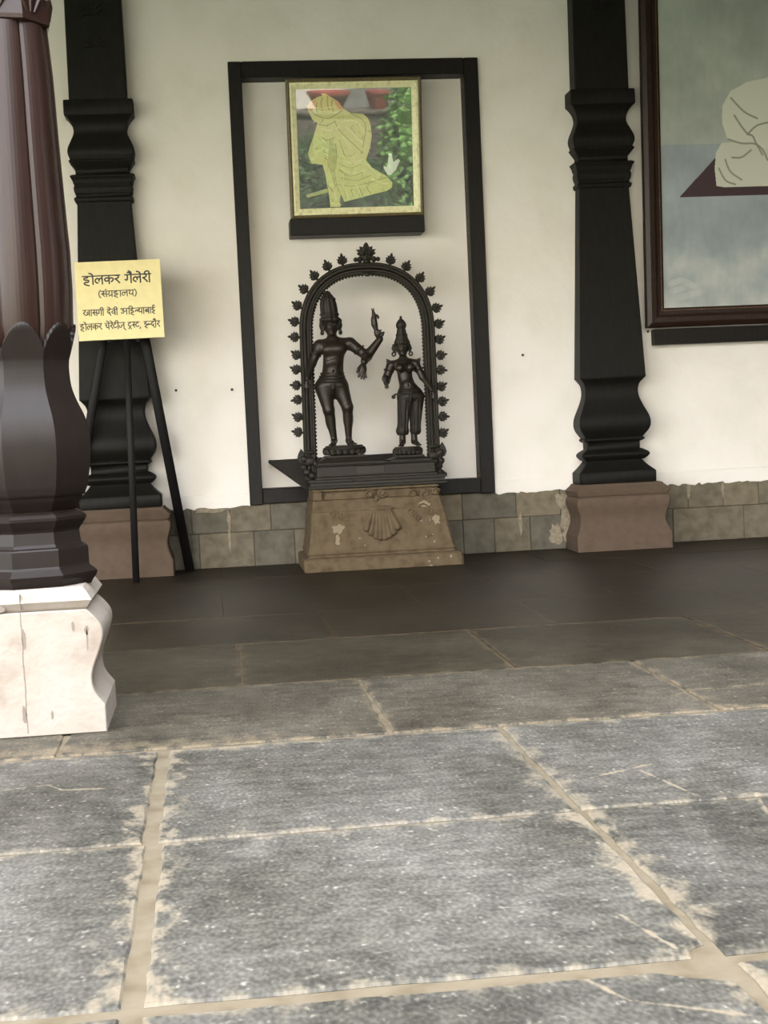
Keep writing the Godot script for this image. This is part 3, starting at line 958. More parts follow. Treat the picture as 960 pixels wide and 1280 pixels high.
func portrait_image() -> Image:
	var im := Image.create(660, 680, false, Image.FORMAT_RGB8)
	im.fill(c8(26, 36, 26))
	var q := func(l: Array) -> Array:
		var r := []
		for i in range(0, l.size(), 2):
			var y: float = (l[i + 1] - 102.0) / 738.0 * 680.0
			r.append([(l[i] - 133.0 - (l[i + 1] - 102.0) * 0.03) / 706.0 * 660.0, y])
		return r
	fill_poly(im, q.call([752, 100, 845, 95, 852, 480, 800, 560, 770, 520, 756, 330]), c8(52, 84, 30))
	fill_poly(im, q.call([790, 100, 845, 95, 852, 420, 815, 450]), c8(62, 96, 34))
	var skin := c8(222, 222, 142)
	fill_poly(im, q.call([208, 215, 230, 182, 270, 156, 300, 150, 292, 136, 315, 136, 342, 152, 395, 185, 428, 232, 470, 256, 545, 264, 572, 286, 590, 330, 597, 400, 585, 470, 562, 545, 600, 592, 680, 640, 722, 684, 720, 716, 690, 736, 600, 756, 500, 780, 430, 796, 408, 745, 402, 800, 412, 815, 402, 828, 345, 826, 338, 760, 318, 640, 300, 566, 232, 556, 212, 500, 225, 450, 250, 380, 270, 312, 240, 292, 216, 242]), skin)
	fill_poly(im, q.call([198, 745, 328, 712, 332, 736, 205, 766]), c8(178, 180, 112))
	fill_poly(im, q.call([212, 215, 240, 182, 262, 172, 244, 232, 226, 246]), c8(226, 172, 118))
	fill_poly(im, q.call([362, 168, 398, 188, 428, 232, 400, 236]), c8(224, 176, 118))
	var fold := c8(150, 146, 84)
	fold.a = 0.75
	for l in [[236, 240, 270, 270, 340, 286, 420, 240], [300, 160, 292, 200, 300, 240], [330, 152, 330, 200, 340, 236], [360, 172, 356, 210, 366, 246], [268, 190, 262, 220, 270, 256], [372, 300, 400, 360, 470, 430, 540, 500], [400, 420, 420, 480, 440, 520, 478, 514], [470, 262, 540, 300, 560, 360, 540, 470], [296, 400, 330, 420, 372, 404], [294, 440, 330, 462, 374, 446], [300, 480, 334, 500, 374, 486], [306, 520, 336, 540, 376, 528], [378, 440, 384, 520, 372, 600, 384, 690, 400, 740], [400, 600, 460, 640, 540, 620], [410, 650, 500, 668, 590, 640], [390, 690, 500, 700, 700, 650], [400, 560, 460, 590, 530, 570], [430, 720, 440, 780], [470, 720, 486, 770], [520, 714, 540, 760], [560, 706, 590, 750], [330, 690, 356, 720, 380, 690], [276, 320, 320, 330, 370, 310]]:
		var pts := []
		for p in q.call(l):
			pts.append(Vector2(p[0], p[1]))
		stroke(im, curve(pts, 6), 5.0, fold)
	var light := c8(240, 240, 176)
	light.a = 0.7
	for l in [[250, 410, 246, 470, 262, 520], [290, 350, 350, 360, 400, 340], [430, 300, 500, 310, 556, 380], [440, 340, 500, 400, 540, 440], [420, 400, 470, 470], [300, 420, 320, 440], [320, 500, 340, 520], [352, 620, 360, 700, 380, 780], [420, 690, 450, 770], [500, 690, 530, 760], [600, 660, 660, 690, 700, 690], [570, 570, 600, 610, 650, 640], [250, 220, 300, 226, 380, 216], [256, 250, 320, 262, 390, 250], [420, 545, 470, 560, 540, 540], [430, 610, 500, 620, 560, 600], [350, 800, 380, 812, 400, 806]]:
		var pts := []
		for p in q.call(l):
			pts.append(Vector2(p[0], p[1]))
		stroke(im, curve(pts, 6), 7.0, light)
	for k in 150:
		var p := Vector2(rng.randf_range(100, 560), rng.randf_range(150, 640))
		var c := im.get_pixelv(p)
		if c.g > 0.6 and c.b < 0.7:
			stroke(im, [p, p + Vector2(rng.randf_range(-14, 14), rng.randf_range(6, 22))], 3.0, fold if k % 3 else light)
	fill_poly(im, q.call([340, 420, 376, 440, 384, 560, 370, 690, 330, 560]), c8(196, 194, 118))
	# white flower held at the right
	fill_poly(im, q.call([700, 506, 716, 508, 728, 560, 758, 540, 768, 552, 742, 610, 712, 640, 694, 640, 670, 600, 668, 580, 690, 590]), c8(236, 238, 232))
	return im

func painting_image() -> Image:
	# one step is a quarter of a centimetre; origin at the lower left of the canvas
	var W := 800
	var H := 800
	var n := noise_image(W, H, 0.006, 71, 5)
	var f := stretched(W, H, W, H / 3, 0.05, 72, 3)
	var data := PackedByteArray()
	data.resize(W * H * 3)
	for y in H:
		var up := (H - y) * 0.0025
		for x in W:
			var i := y * W + x
			var v := n[i] / 255.0 - 0.5
			var g := f[i] / 255.0 - 0.5
			var low := clampf(1.0 - up / 0.45 + v * 1.2, 0.0, 1.0)
			var sky := clampf((up - 0.94) * 200.0, 0.0, 1.0)
			var c := Color(0.60, 0.635, 0.655).lerp(Color(0.665, 0.685, 0.655), sky)
			c = c.lerp(Color(0.74, 0.745, 0.715), low * 0.8)
			var k := 1.0 + v * 0.16 + g * 0.05
			data[i * 3] = clampi(int(c.r * k * 255), 0, 255)
			data[i * 3 + 1] = clampi(int(c.g * k * 255), 0, 255)
			data[i * 3 + 2] = clampi(int(c.b * k * 255), 0, 255)
	var im := Image.create_from_data(W, H, false, Image.FORMAT_RGB8, data)
	var q := func(l: Array) -> Array:   # metres from the lower left corner
		var r := []
		for i in range(0, l.size(), 2):
			r.append([l[i] * 400.0, H - l[i + 1] * 400.0])
		return r
	var cloth := c8(206, 206, 192)
	fill_poly(im, q.call([0.115, 0.64, 0.34, 0.86, 1.62, 0.86, 1.86, 0.64]), c8(62, 42, 48))
	fill_poly(im, q.call([0.345, 0.70, 0.335, 0.80, 0.345, 0.89, 0.38, 0.945, 0.5, 0.95, 1.5, 0.95, 1.6, 0.86, 1.6, 0.70, 0.4, 0.69]), cloth)
	fill_poly(im, q.call([0.42, 0.96, 0.385, 1.06, 0.39, 1.16, 0.44, 1.24, 0.54, 1.29, 0.66, 1.31, 0.76, 1.38, 0.86, 1.46, 1.0, 1.49, 1.14, 1.46, 1.22, 1.38, 1.34, 1.31, 1.5, 1.22, 1.58, 1.1, 1.56, 0.95, 1.0, 0.9, 0.7, 0.9]), c8(212, 212, 198))
	var head := []
	for k in 28:
		var t := TAU * k / 28
		head.append(1.0 + cos(t) * 0.105)
		head.append(1.585 + sin(t) * 0.14)
	fill_poly(im, q.call([0.95, 1.4, 0.95, 1.5, 1.05, 1.5, 1.05, 1.4, 1.0, 1.36]), c8(160, 124, 98))
	fill_poly(im, q.call(head), c8(172, 136, 108))
	fill_poly(im, q.call([0.88, 1.62, 0.9, 1.72, 0.96, 1.77, 1.04, 1.77, 1.1, 1.72, 1.12, 1.62, 1.0, 1.66]), c8(206, 204, 190))
	var fold := c8(140, 138, 122)
	fold.a = 0.8
	for l in [[0.42, 0.965, 0.5, 0.94, 0.58, 0.935, 0.63, 0.9, 0.66, 0.84], [0.54, 0.99, 0.57, 0.98, 0.59, 0.94, 0.63, 0.87], [0.46, 1.1, 0.5, 1.04, 0.54, 0.99], [0.44, 1.2, 0.52, 1.12, 0.6, 1.08], [0.36, 0.8, 0.4, 0.73, 0.46, 0.705], [0.4, 0.85, 0.43, 0.78, 0.5, 0.73], [0.54, 0.99, 0.6, 1.04, 0.7, 1.06], [0.56, 0.9, 0.5, 0.86, 0.44, 0.86]]:
		var pts := []
		for p in q.call(l):
			pts.append(Vector2(p[0], p[1]))
		stroke(im, curve(pts, 6), 4.0, fold)
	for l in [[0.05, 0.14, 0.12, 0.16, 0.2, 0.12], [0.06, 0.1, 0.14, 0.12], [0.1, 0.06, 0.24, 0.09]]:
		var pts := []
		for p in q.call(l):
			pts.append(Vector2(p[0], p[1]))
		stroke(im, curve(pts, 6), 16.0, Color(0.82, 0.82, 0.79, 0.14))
	return im

func pictures() -> void:
	obj("picture_ledge", box(Vector3(0.762, 0.096, 0.17), Vector3.ZERO), M.frame_wood, self, Vector3(0.87, 1.902, -0.015))
	tag(get_node("picture_ledge"), "black wooden batten across the niche under the small gilt-framed picture", "ledge")
	var t := thing("picture", "small gilt-framed glazed picture of a seated turbaned figure, leaning out above the bronze arch", "picture", Vector3(0.874, 1.951, 0.038))
	t.rotation.x = deg_to_rad(8.0)
	picture_frame(t, 0.758, 0.76, [[0, 0], [0, 0.014], [0.004, 0.02], [0.012, 0.023], [0.02, 0.02], [0.02, 0]], M.gilt_edge)
	picture_frame(t, 0.758 - 0.038, 0.76 - 0.038, [[0, 0], [0, 0.017], [0.012, 0.018], [0.024, 0.013], [0.032, 0.011], [0.037, 0.008], [0.037, 0]], M.gilt_frame, 0.019)
	obj("backing", box(Vector3(0.74, 0.742, 0.012), Vector3(0, 0.38, -0.006), 0.002), M.frame_back, t)
	var pm := image_mat("portrait_print", portrait_image(), 0.6)
	obj("print", panel(0.66, 0.662, 0.002), pm, t, Vector3(0, 0.049, 0.003))
	var gm := mat("pane_glass", Color(1, 1, 1, 0.06), 0.0, null, null, Vector3.ONE, 0.8)
	gm.transparency = BaseMaterial3D.TRANSPARENCY_ALPHA
	obj("glass_pane", box(Vector3(0.66, 0.662, 0.002), Vector3(0, 0.38, 0.0065), 0.0002), gm, t)

	var b := thing("painting", "large dark-framed painting of a white-robed figure seated on a maroon mat", "painting", Vector3(3.6, 1.262, 0.055))
	b.rotation.x = deg_to_rad(2.4)
	picture_frame(b, 2.16, 2.2, [[0, 0], [0, 0.02], [0.006, 0.03], [0.03, 0.042], [0.058, 0.04], [0.074, 0.03], [0.092, 0.028], [0.098, 0.018], [0.112, 0.012], [0.112, 0]], M.painting_wood)
	obj("backing", box(Vector3(2.1, 2.14, 0.014), Vector3(0, 1.1, -0.008), 0.002), M.frame_back, b)
	var st := start()
	for i in 140:
		ball(st, Vector3(-0.985, 0.1 + i * 0.0142, 0.028), Vector3(0.004, 0.0055, 0.004), 3)
		ball(st, Vector3(-0.985 + i * 0.0142, 0.098, 0.028), Vector3(0.0055, 0.004, 0.004), 3)
	obj("bead_border", done(st), M.gilt_bead, b).set_meta("kind", "stuff")
	var cm := image_mat("painting_canvas", painting_image(), 0.55)
	obj("canvas", panel(1.95, 1.98, 0.004), cm, b, Vector3(0, 0.108, 0.008))
	obj("painting_ledge", box(Vector3(2.06, 0.09, 0.075), Vector3.ZERO), M.frame_wood, self, Vector3(3.6, 1.208, 0.0375))
	tag(get_node("painting_ledge"), "black wooden batten on the wall carrying the large painting", "ledge")

	for p in [[-0.197, 1.02, "small dark nail in the white wall just right of the yellow sign's easel"], [0.117, 1.011, "small dark nail in the white wall just left of the niche frame"], [1.8, 1.138, "small dark nail in the white wall between niche frame and right pilaster"], [2.55, 1.245, "bright nail head at the lower left corner of the large painting"]]:
		var st2 := start()
		lathe(st2, [[-0.01, 0.003], [0.008, 0.003], [0.009, 0.008], [0.012, 0.008], [0.013, 0.004]], 8)
		var o := obj("wall_nail", done(st2), M.nail_metal, self, Vector3(p[0], p[1], 0.0))
		o.rotation.x = PI / 2
		tag(o, p[2], "nail")

# ------------------------------------------------------------------ sign on its easel
func sign_and_easel() -> void:
	var e := thing("easel", "black wooden three-legged easel behind the yellow sign", "easel", Vector3(-0.45, 0, 0.3))
	var o := Vector3(0.45, 0, -0.3)
	obj("leg", bar(Vector3(-0.385, 1.62, 0.34) + o, Vector3(-0.172, 0.0, 0.055) + o, 0.052, 0.026), M.easel_paint, e)
	obj("leg", bar(Vector3(-0.49, 1.62, 0.34) + o, Vector3(-0.87, 0.0, 0.055) + o, 0.046, 0.026), M.easel_paint, e)
	obj("leg", bar(Vector3(-0.43, 1.62, 0.372) + o, Vector3(-0.448, 0.0, 0.535) + o, 0.036, 0.024), M.easel_paint, e)
	obj("head_block", box(Vector3(0.2, 0.07, 0.03), Vector3(-0.437, 1.58, 0.352) + o), M.easel_paint, e)
	for s in [-1.0, 1.0]:
		obj("peg", box(Vector3(0.02, 0.012, 0.07), Vector3(-0.45 + s * 0.075, 1.285, 0.405) + o, 0.002), M.easel_paint, e)
	var im := Image.create(640, 600, false, Image.FORMAT_RGB8)
	var n := noise_image(640, 600, 0.01, 77, 4)
	var data := PackedByteArray()
	data.resize(640 * 600 * 3)
	for i in 640 * 600:
		var k := 0.97 + 0.05 * n[i] / 255.0
		data[i * 3] = clampi(int(246 * k), 0, 255)
		data[i * 3 + 1] = clampi(int(230 * k), 0, 255)
		data[i * 3 + 2] = clampi(int(168 * k), 0, 255)
	im = Image.create_from_data(640, 600, false, Image.FORMAT_RGB8, data)
	var ink := c8(44, 36, 28)
	write_line(im, [["ha", "o", "la", "ka", "ra"], ["ga", "ai", "la", "e", "ra", "ii"]], 56, 566, 172, 62, 10.5, ink)
	write_line(im, [["(", "sa", "m", "gra", "ha", "aa", "la", "ya", ")"]], 166, 452, 272, 44, 7.0, ink)
	write_line(im, [["kha", "aa", "sa", "ga", "ii"], ["da", "e", "va", "ii"], ["a", "i", "ha", "lya", "aa", "ba", "aa", "II"]], 44, 582, 412, 44, 7.0, ink)
	write_line(im, [["ha", "o", "la", "ka", "ra"], ["ca", "e", "ra", "e", "tta", "ii", "j"], ["ttra", "sta", ","], ["I", "n", "da", "au", "ra"]], 14, 612, 520, 46, 7.0, ink)
	for d in [[302, 320, 5.0], [206, 574, 4.0], [392, 570, 4.0]]:
		stroke(im, [Vector2(d[0], d[1]), Vector2(d[0] + 1, d[1] + 2)], d[2], Color(0.5, 0.42, 0.28, 0.6))
	var s := obj("sign", panel(0.45, 0.418, 0.012), image_mat("sign_face", im, 0.5), self, Vector3(-0.457, 1.293, 0.43))
	s.rotation.x = deg_to_rad(-4.0)
	s.rotation.z = deg_to_rad(0.6)
	tag(s, "pale yellow sign board with black Devanagari lettering standing on the easel", "sign")

# ------------------------------------------------------------------ pedestal, plinth, arch
func pedestal() -> void:
	var t := thing("stone_pedestal", "worn ochre stone pedestal with a carved shell, under the bronze figures", "pedestal", Vector3(0.878, 0, 0.03))
	var st := start()
	var rings := []
	for p in [[0.0, 0.428, 0.555], [0.004, 0.432, 0.56], [0.066, 0.432, 0.56], [0.074, 0.424, 0.55], [0.078, 0.402, 0.524], [0.086, 0.398, 0.52], [0.096, 0.404, 0.526], [0.108, 0.398, 0.52], [0.16, 0.386, 0.508], [0.22, 0.376, 0.498], [0.27, 0.37, 0.49], [0.315, 0.362, 0.484], [0.322, 0.358, 0.478], [0.378, 0.35, 0.462], [0.384, 0.344, 0.438], [0.424, 0.34, 0.434], [0.428, 0.346, 0.46], [0.437, 0.344, 0.458]]:
		var w: float = p[1]
		var d: float = p[2]
		var y: float = p[0]
		var s := -0.018 * clampf(y / 0.43, 0, 1)
		rings.append(PackedVector3Array([Vector3(s - w, y, 0.012), Vector3(s - w, y, d - 0.012), Vector3(s - w + 0.012, y, d), Vector3(s + w - 0.012, y, d), Vector3(s + w, y, d - 0.012), Vector3(s + w, y, 0.012)]))
	loft(st, rings)
	obj("block", done(st), M.ochre_stone, t)
	# shell: eight ribs fanning down from one point, with a scalloped rim
	var f := Field.new(Vector3(-0.14, 0.11, 0.46), Vector3(0.14, 0.36, 0.55), 0.005)
	for i in 8:
		var a := (i - 3.5) / 3.5
		var top := Vector3(a * 0.045, 0.32, 0.48)
		var end := Vector3(a * 0.086, 0.165 + 0.055 * a * a, 0.51)
		f.limb(top, end, 0.009, 0.0165, 0.0015)
	f.blob(Vector3(0, 0.325, 0.482), Vector3(0.075, 0.014, 0.014), 0.006)
	obj("shell_carving", f.mesh(), M.ochre_stone, t)
	# scrolls along the top band, broken at the right
	var face := func(y: float) -> float: return lerpf(0.498, 0.462, (y - 0.22) / 0.16)
	for g in [[[-0.055, 0.404, 0.028, 1.0], [0.012, 0.404, 0.028, -1.0], [-0.022, 0.372, 0.018, 1.0]], [[0.185, 0.395, 0.03, 1.0], [0.25, 0.388, 0.036, -1.0], [0.305, 0.398, 0.026, 1.0]], [[0.165, 0.3, 0.03, -1.0], [0.225, 0.312, 0.034, 1.0], [0.275, 0.295, 0.028, -1.0], [0.2, 0.262, 0.02, 1.0]], [[-0.26, 0.305, 0.026, 1.0], [-0.222, 0.296, 0.022, -1.0]]]:
		f = Field.new(Vector3(-0.38, 0.22, 0.42), Vector3(0.38, 0.45, 0.55), 0.0045)
		for c in g:
			var mid := Vector3(c[0], c[1], face.call(c[1]) - 0.004)
			f.blob(mid, Vector3(c[2] * 0.95, c[2] * 0.85, 0.008), 0.006)
			for k in 9:
				var a0: float = c[3] * (0.4 + k * 0.85)
				var a1: float = c[3] * (0.4 + (k + 1) * 0.85)
				var r0: float = c[2] * (1.0 - k * 0.1)
				var r1: float = c[2] * (1.0 - (k + 1) * 0.1)
				f.limb(mid + Vector3(cos(a0) * r0, sin(a0) * r0 * 0.85, 0.009), mid + Vector3(cos(a1) * r1, sin(a1) * r1 * 0.85, 0.009), 0.0055, 0.005, 0.002)
		obj("scroll_carving", f.mesh(), M.ochre_stone, t)
	st = start()
	add_box(st, Vector3(-0.33, 0.402, 0.442), Vector3(0.05, 0.062, 0.04), 0.012)
	obj("corner_block", done(st), M.ochre_stone, t)
	st = start()
	for c in [[-0.125, 0.17, 0.007, 0.004], [0.235, 0.16, 0.006, 0.006], [0.275, 0.17, 0.005, 0.004], [0.215, 0.245, 0.008, 0.004], [0.265, 0.247, 0.006, 0.006], [0.28, 0.13, 0.007, 0.007], [0.21, 0.13, 0.004, 0.003], [-0.1, 0.13, 0.005, 0.003]]:
		ball(st, Vector3(c[0], c[1], lerpf(0.524, 0.49, (c[1] - 0.1) / 0.2)), Vector3(c[2], c[3], 0.004), 4)
	for c in [[0.24, 0.03, 0.008, 0.005], [0.29, 0.045, 0.006, 0.006], [0.36, 0.05, 0.005, 0.01], [0.25, 0.006, 0.012, 0.004]]:
		ball(st, Vector3(c[0], c[1], 0.559), Vector3(c[2], c[3], 0.003), 4)
	obj("plaster_fleck", done(st), M.whitewashed_stone, t).set_meta("kind", "stuff")
	for c in [[-0.235, 0.225, 0.035, 0.026], [-0.245, 0.16, 0.014, 0.04], [0.24, 0.335, 0.03, 0.02], [0.3, 0.25, 0.022, 0.03]]:
		var patch := PackedVector2Array()
		for k in 16:
			var a := TAU * k / 16
			var w := rng.randf_range(0.6, 1.2)
			patch.append(Vector2(cos(a) * c[2] * w, sin(a) * c[3] * w))
		var o := obj("worn_patch", prism_mesh(patch, -0.012, 0.0015, 0.001), M.worn_stone, t, Vector3(c[0], c[1], lerpf(0.508, 0.484, (c[1] - 0.16) / 0.155)))
		o.rotation.x = -0.15

	# dark slab lying tilted behind the plinth
	st = start()
	var a := [Vector3(0.303, 0.600, -0.03), Vector3(0.49, 0.452, 0.36), Vector3(1.29, 0.486, 0.25), Vector3(1.18, 0.607, -0.03)]
	var b := []
	for p in a:
		b.append(p - Vector3(0, 0.016, 0.004))
	quad(st, a[0], a[1], a[2], a[3])
	quad(st, b[3], b[2], b[1], b[0])
	for i in 4:
		var j := (i + 1) % 4
		quad(st, b[i], b[j], a[j], a[i])
	var s := obj("dark_slab", done(st), M.dark_slab, self)
	tag(s, "thin dark slab lying tilted behind the bronze plinth, its pointed corners sticking out", "slab")

func plinth_rings(profile: Array, x0: float, x1: float, z0: float, z1: float) -> ArrayMesh:
	var st := start()
	var rings := []
	for p in profile:
		var i: float = p[1]
		rings.append(PackedVector3Array([Vector3(x0 + i, p[0], z0 + i), Vector3(x0 + i, p[0], z1 - i), Vector3(x1 - i, p[0], z1 - i), Vector3(x1 - i, p[0], z0 + i)]))
	loft(st, rings)
	return done(st)

func bronze_plinth() -> void:
	var t := thing("bronze_plinth", "long stepped bronze plinth on the stone pedestal, carrying both figures and the arch", "plinth", Vector3(0.875, 0.437, 0.28))
	var o := Vector3(-0.875, -0.437, -0.28)
	var m1 := plinth_rings([[0.437, 0.004], [0.441, 0.0], [0.452, 0.0], [0.456, 0.006], [0.47, 0.01], [0.474, 0.004], [0.487, 0.004], [0.491, 0.01]], 0.502, 1.26, 0.14, 0.42)
	obj("lower_step", m1, M.bronze_dull, t, o)
	var m2 := plinth_rings([[0.49, 0.0], [0.5, 0.0], [0.506, 0.008], [0.556, 0.01], [0.56, 0.002], [0.566, 0.0], [0.57, 0.003]], 0.54, 1.207, 0.16, 0.418)
	obj("upper_step", m2, M.bronze_dull, t, o)
	obj("worn_panel", box(Vector3(0.16, 0.044, 0.006), Vector3(0.84, 0.532, 0.408), 0.002), M.bronze, t, o)

func arch_path() -> Array:
	# centre line: up the left post, round the arch, down the right post
	var pts := []
	var cx := 0.874
	for i in 13:
		pts.append(Vector2(lerpf(0.522, cx - 0.342, i / 12.0), lerpf(0.49, 1.28, i / 12.0)))
	for i in range(1, 48):
		var a := PI - PI * i / 48.0
		var c := cos(a)
		var s := sin(a)
		var r := 1.0 / pow(pow(absf(c), 2.35) + pow(s, 2.35), 1.0 / 2.35)
		pts.append(Vector2(cx + 0.342 * r * c, 1.28 + 0.356 * r * s))
	for i in 13:
		pts.append(Vector2(lerpf(cx + 0.342, 1.216, i / 12.0), lerpf(1.28, 0.49, i / 12.0)))
	return pts

func flame_mesh(w: float, h: float, thick: float) -> ArrayMesh:
	var half := [[0.1, -0.12], [0.12, 0.02], [0.34, 0.1], [0.5, 0.3], [0.42, 0.42], [0.52, 0.6], [0.32, 0.6], [0.34, 0.84], [0.16, 0.78], [0.1, 1.02]]
	var poly := PackedVector2Array()
	for p in half:
		poly.append(Vector2(p[0] * w, p[1] * h))
	poly.append(Vector2(0.0, h * 1.16))
	half.reverse()
	for p in half:
		poly.append(Vector2(-p[0] * w, p[1] * h))
	var st := start()
	prism(st, poly, -thick / 2, thick / 2, thick * 0.3)
	tube(st, [Vector3(0, -0.1 * h, 0), Vector3(0, 0.35 * h, thick * 0.45), Vector3(0, 0.95 * h, thick * 0.3)], [0.1 * w, 0.16 * w, 0.03 * w], 6)
	for s in [-1.0, 1.0]:
		tube(st, [Vector3(0, 0.1 * h, thick * 0.3), Vector3(s * 0.22 * w, 0.3 * h, thick * 0.5), Vector3(s * 0.34 * w, 0.5 * h, thick * 0.35)], [0.04 * w, 0.1 * w, 0.02 * w], 5)
	return done(st)

func bronze_arch() -> void:
	var t := thing("bronze_arch", "dark bronze flame-edged arch framing the two figures", "arch", Vector3(0.874, 0.49, 0.28))
	var o := Vector2(0.874, 0.49)
	var pts := arch_path()
	var section := [[-0.034, -0.016], [0.034, -0.016], [0.034, 0.012], [0.027, 0.02], [0.02, 0.02], [0.014, 0.012], [0.006, 0.012], [0.0, 0.022], [-0.006, 0.012], [-0.014, 0.012], [-0.02, 0.02], [-0.027, 0.02], [-0.034, 0.012]]
	var st := start()
	var rings := []
	for i in pts.size():
		var d: Vector2 = (pts[mini(i + 1, pts.size() - 1)] - pts[maxi(i - 1, 0)]).normalized()
		var nrm := Vector2(-d.y, d.x)
		var r := PackedVector3Array()
		for s in section:
			var p: Vector2 = pts[i] - o - nrm * s[0]
			r.append(Vector3(p.x, p.y, s[1]))
		r.reverse()
		rings.append(r)
	loft(st, rings)
	obj("band", done(st), M.bronze_dull, t)
	# row of beads along the inner edge
	st = start()
	var total := 0.0
	var gap := 0.0
	for i in range(1, pts.size()):
		var a: Vector2 = pts[i - 1]
		var b: Vector2 = pts[i]
		var d := (b - a).normalized()
		var nrm := Vector2(d.y, -d.x)
		total = a.distance_to(b)
		while gap < total:
			var p := a + d * gap - o + nrm * 0.034
			if p.y > 0.09:
				ball(st, Vector3(p.x, p.y, 0.004), Vector3(0.009, 0.009, 0.01), 3)
			gap += 0.02
		gap -= total
	obj("bead_border", done(st), M.bronze_dull, t).set_meta("kind", "stuff")
	# flame-shaped leaves all round
	var leaf := flame_mesh(0.058, 0.056, 0.016)
	for p in [[0.454, 0.747], [0.458, 0.833], [0.456, 0.92], [0.46, 1.004], [0.461, 1.094], [0.463, 1.179], [0.458, 1.268], [0.465, 1.355], [0.491, 1.444], [0.531, 1.532], [0.589, 1.608], [0.664, 1.661], [0.75, 1.698], [1.022, 1.674], [1.105, 1.632], [1.178, 1.566], [1.231, 1.492], [1.263, 1.401], [1.275, 1.313], [1.271, 1.226], [1.275, 1.139], [1.276, 1.056], [1.279, 0.967], [1.277, 0.882], [1.28, 0.796], [1.28, 0.709]]:
		var c := Vector2(p[0], p[1])
		var near: Vector2 = pts[0]
		for q in pts:
			if q.distance_to(c) < near.distance_to(c):
				near = q
		var dir := (c - near).normalized()
		var tip := (dir + Vector2(0, 0.28)).normalized()
		var f := obj("flame_leaf", leaf, M.bronze_dull, t, Vector3(near.x + dir.x * 0.038 - o.x, near.y + dir.y * 0.038 - o.y, 0))
		f.rotation.z = atan2(-tip.x, tip.y)
	# finial: a lion mask crowned with leaves
	var fin := obj("finial", flame_mesh(0.105, 0.072, 0.026), M.bronze_dull, t, Vector3(0.887 - o.x, 1.697 - o.y, 0.008))
	st = start()
	for c in [[0.0, 0.0, 0.032, 0.026], [-0.016, 0.012, 0.009, 0.009], [0.016, 0.012, 0.009, 0.009], [0.0, -0.004, 0.01, 0.014], [-0.038, -0.012, 0.016, 0.018], [0.038, -0.012, 0.016, 0.018], [-0.062, -0.012, 0.013, 0.013], [0.062, -0.012, 0.013, 0.013], [0.0, -0.026, 0.024, 0.01], [-0.022, -0.088, 0.012, 0.008], [0.022, -0.088, 0.012, 0.008], [0.0, -0.094, 0.018, 0.012]]:
		ball(st, Vector3(c[0], c[1], 0.01), Vector3(c[2], c[3], 0.018 if c[2] > 0.012 else 0.026), 5)
	obj("lion_mask", done(st), M.bronze_dull, fin)
	# scrolled brackets at the feet, each with an upright leaf
	for s in [-1.0, 1.0]:
		var f := Field.new(Vector3(-0.07, -0.01, -0.05), Vector3(0.07, 0.2, 0.06), 0.005)
		f.blob(Vector3(0, 0.1, 0), Vector3(0.04, 0.03, 0.03), 0.01)
		f.blob(Vector3(s * 0.034, 0.115, 0.01), Vector3(0.022, 0.022, 0.022), 0.008)
		f.blob(Vector3(-s * 0.034, 0.08, 0.012), Vector3(0.018, 0.02, 0.02), 0.008)
		f.blob(Vector3(s * 0.036, 0.07, 0.014), Vector3(0.02, 0.02, 0.02), 0.006)
		f.blob(Vector3(s * 0.02, 0.04, 0.018), Vector3(0.024, 0.02, 0.02), 0.006)
		f.blob(Vector3(-s * 0.01, 0.02, 0.018), Vector3(0.024, 0.02, 0.022), 0.006)
		f.blob(Vector3(0, 0.15, 0.008), Vector3(0.036, 0.014, 0.022), 0.008)
		var x := 0.522 if s < 0 else 1.216
		var br := obj("scroll_bracket", f.mesh(), M.bronze_dull, t, Vector3(x - o.x, 0.0, 0.0))
		var poly := PackedVector2Array()
		for p in [[0.0, 0.0], [0.024, 0.012], [0.034, 0.036], [0.028, 0.058], [0.012, 0.088], [-0.004, 0.066], [-0.014, 0.03], [-0.012, 0.008]]:
			poly.append(Vector2(p[0] * s, p[1]))
		obj("bracket_leaf", prism_mesh(poly, -0.008, 0.01, 0.004), M.bronze_dull, br, Vector3(s * 0.036, 0.085, 0.008))

# ------------------------------------------------------------------ the two figures
func join(meshes: Array) -> ArrayMesh:
	var st := SurfaceTool.new()
	st.begin(Mesh.PRIMITIVE_TRIANGLES)
	for m in meshes:
		st.append_from(m, 0, Transform3D())
	return st.commit()

func oval_ring(st: SurfaceTool, c: Vector3, rx: float, rz: float, r: float, tilt := 0.0, n := 32) -> void:
	var rings := []
	for i in n + 1:
		var a := -TAU * i / n
		var p := c + Vector3(sin(a) * rx, sin(a) * rx * tilt, cos(a) * rz)
		var out := Vector3(sin(a), 0, cos(a))
		var ring := PackedVector3Array()
		for k in 6:
			var b := TAU * k / 6
			ring.append(p + out * cos(b) * r + Vector3(0, sin(b) * r, 0))
		rings.append(ring)
	loft(st, rings, false)

func fluted(profile: Array, lobes: int, amp: float, lean := 0.0, squash := 0.9) -> ArrayMesh:
	var st := start()
	var rings := []
	var y0: float = profile[0][0]
	for p in profile:
		var r := PackedVector3Array()
		for i in lobes * 4:
			var a := TAU * i / (lobes * 4)
			var q: float = p[1] * (1.0 + amp * cos(a * lobes))
			r.append(Vector3(sin(a) * q + lean * (p[0] - y0), p[0], cos(a) * q * squash))
		rings.append(r)
	loft(st, rings)
	return done(st)

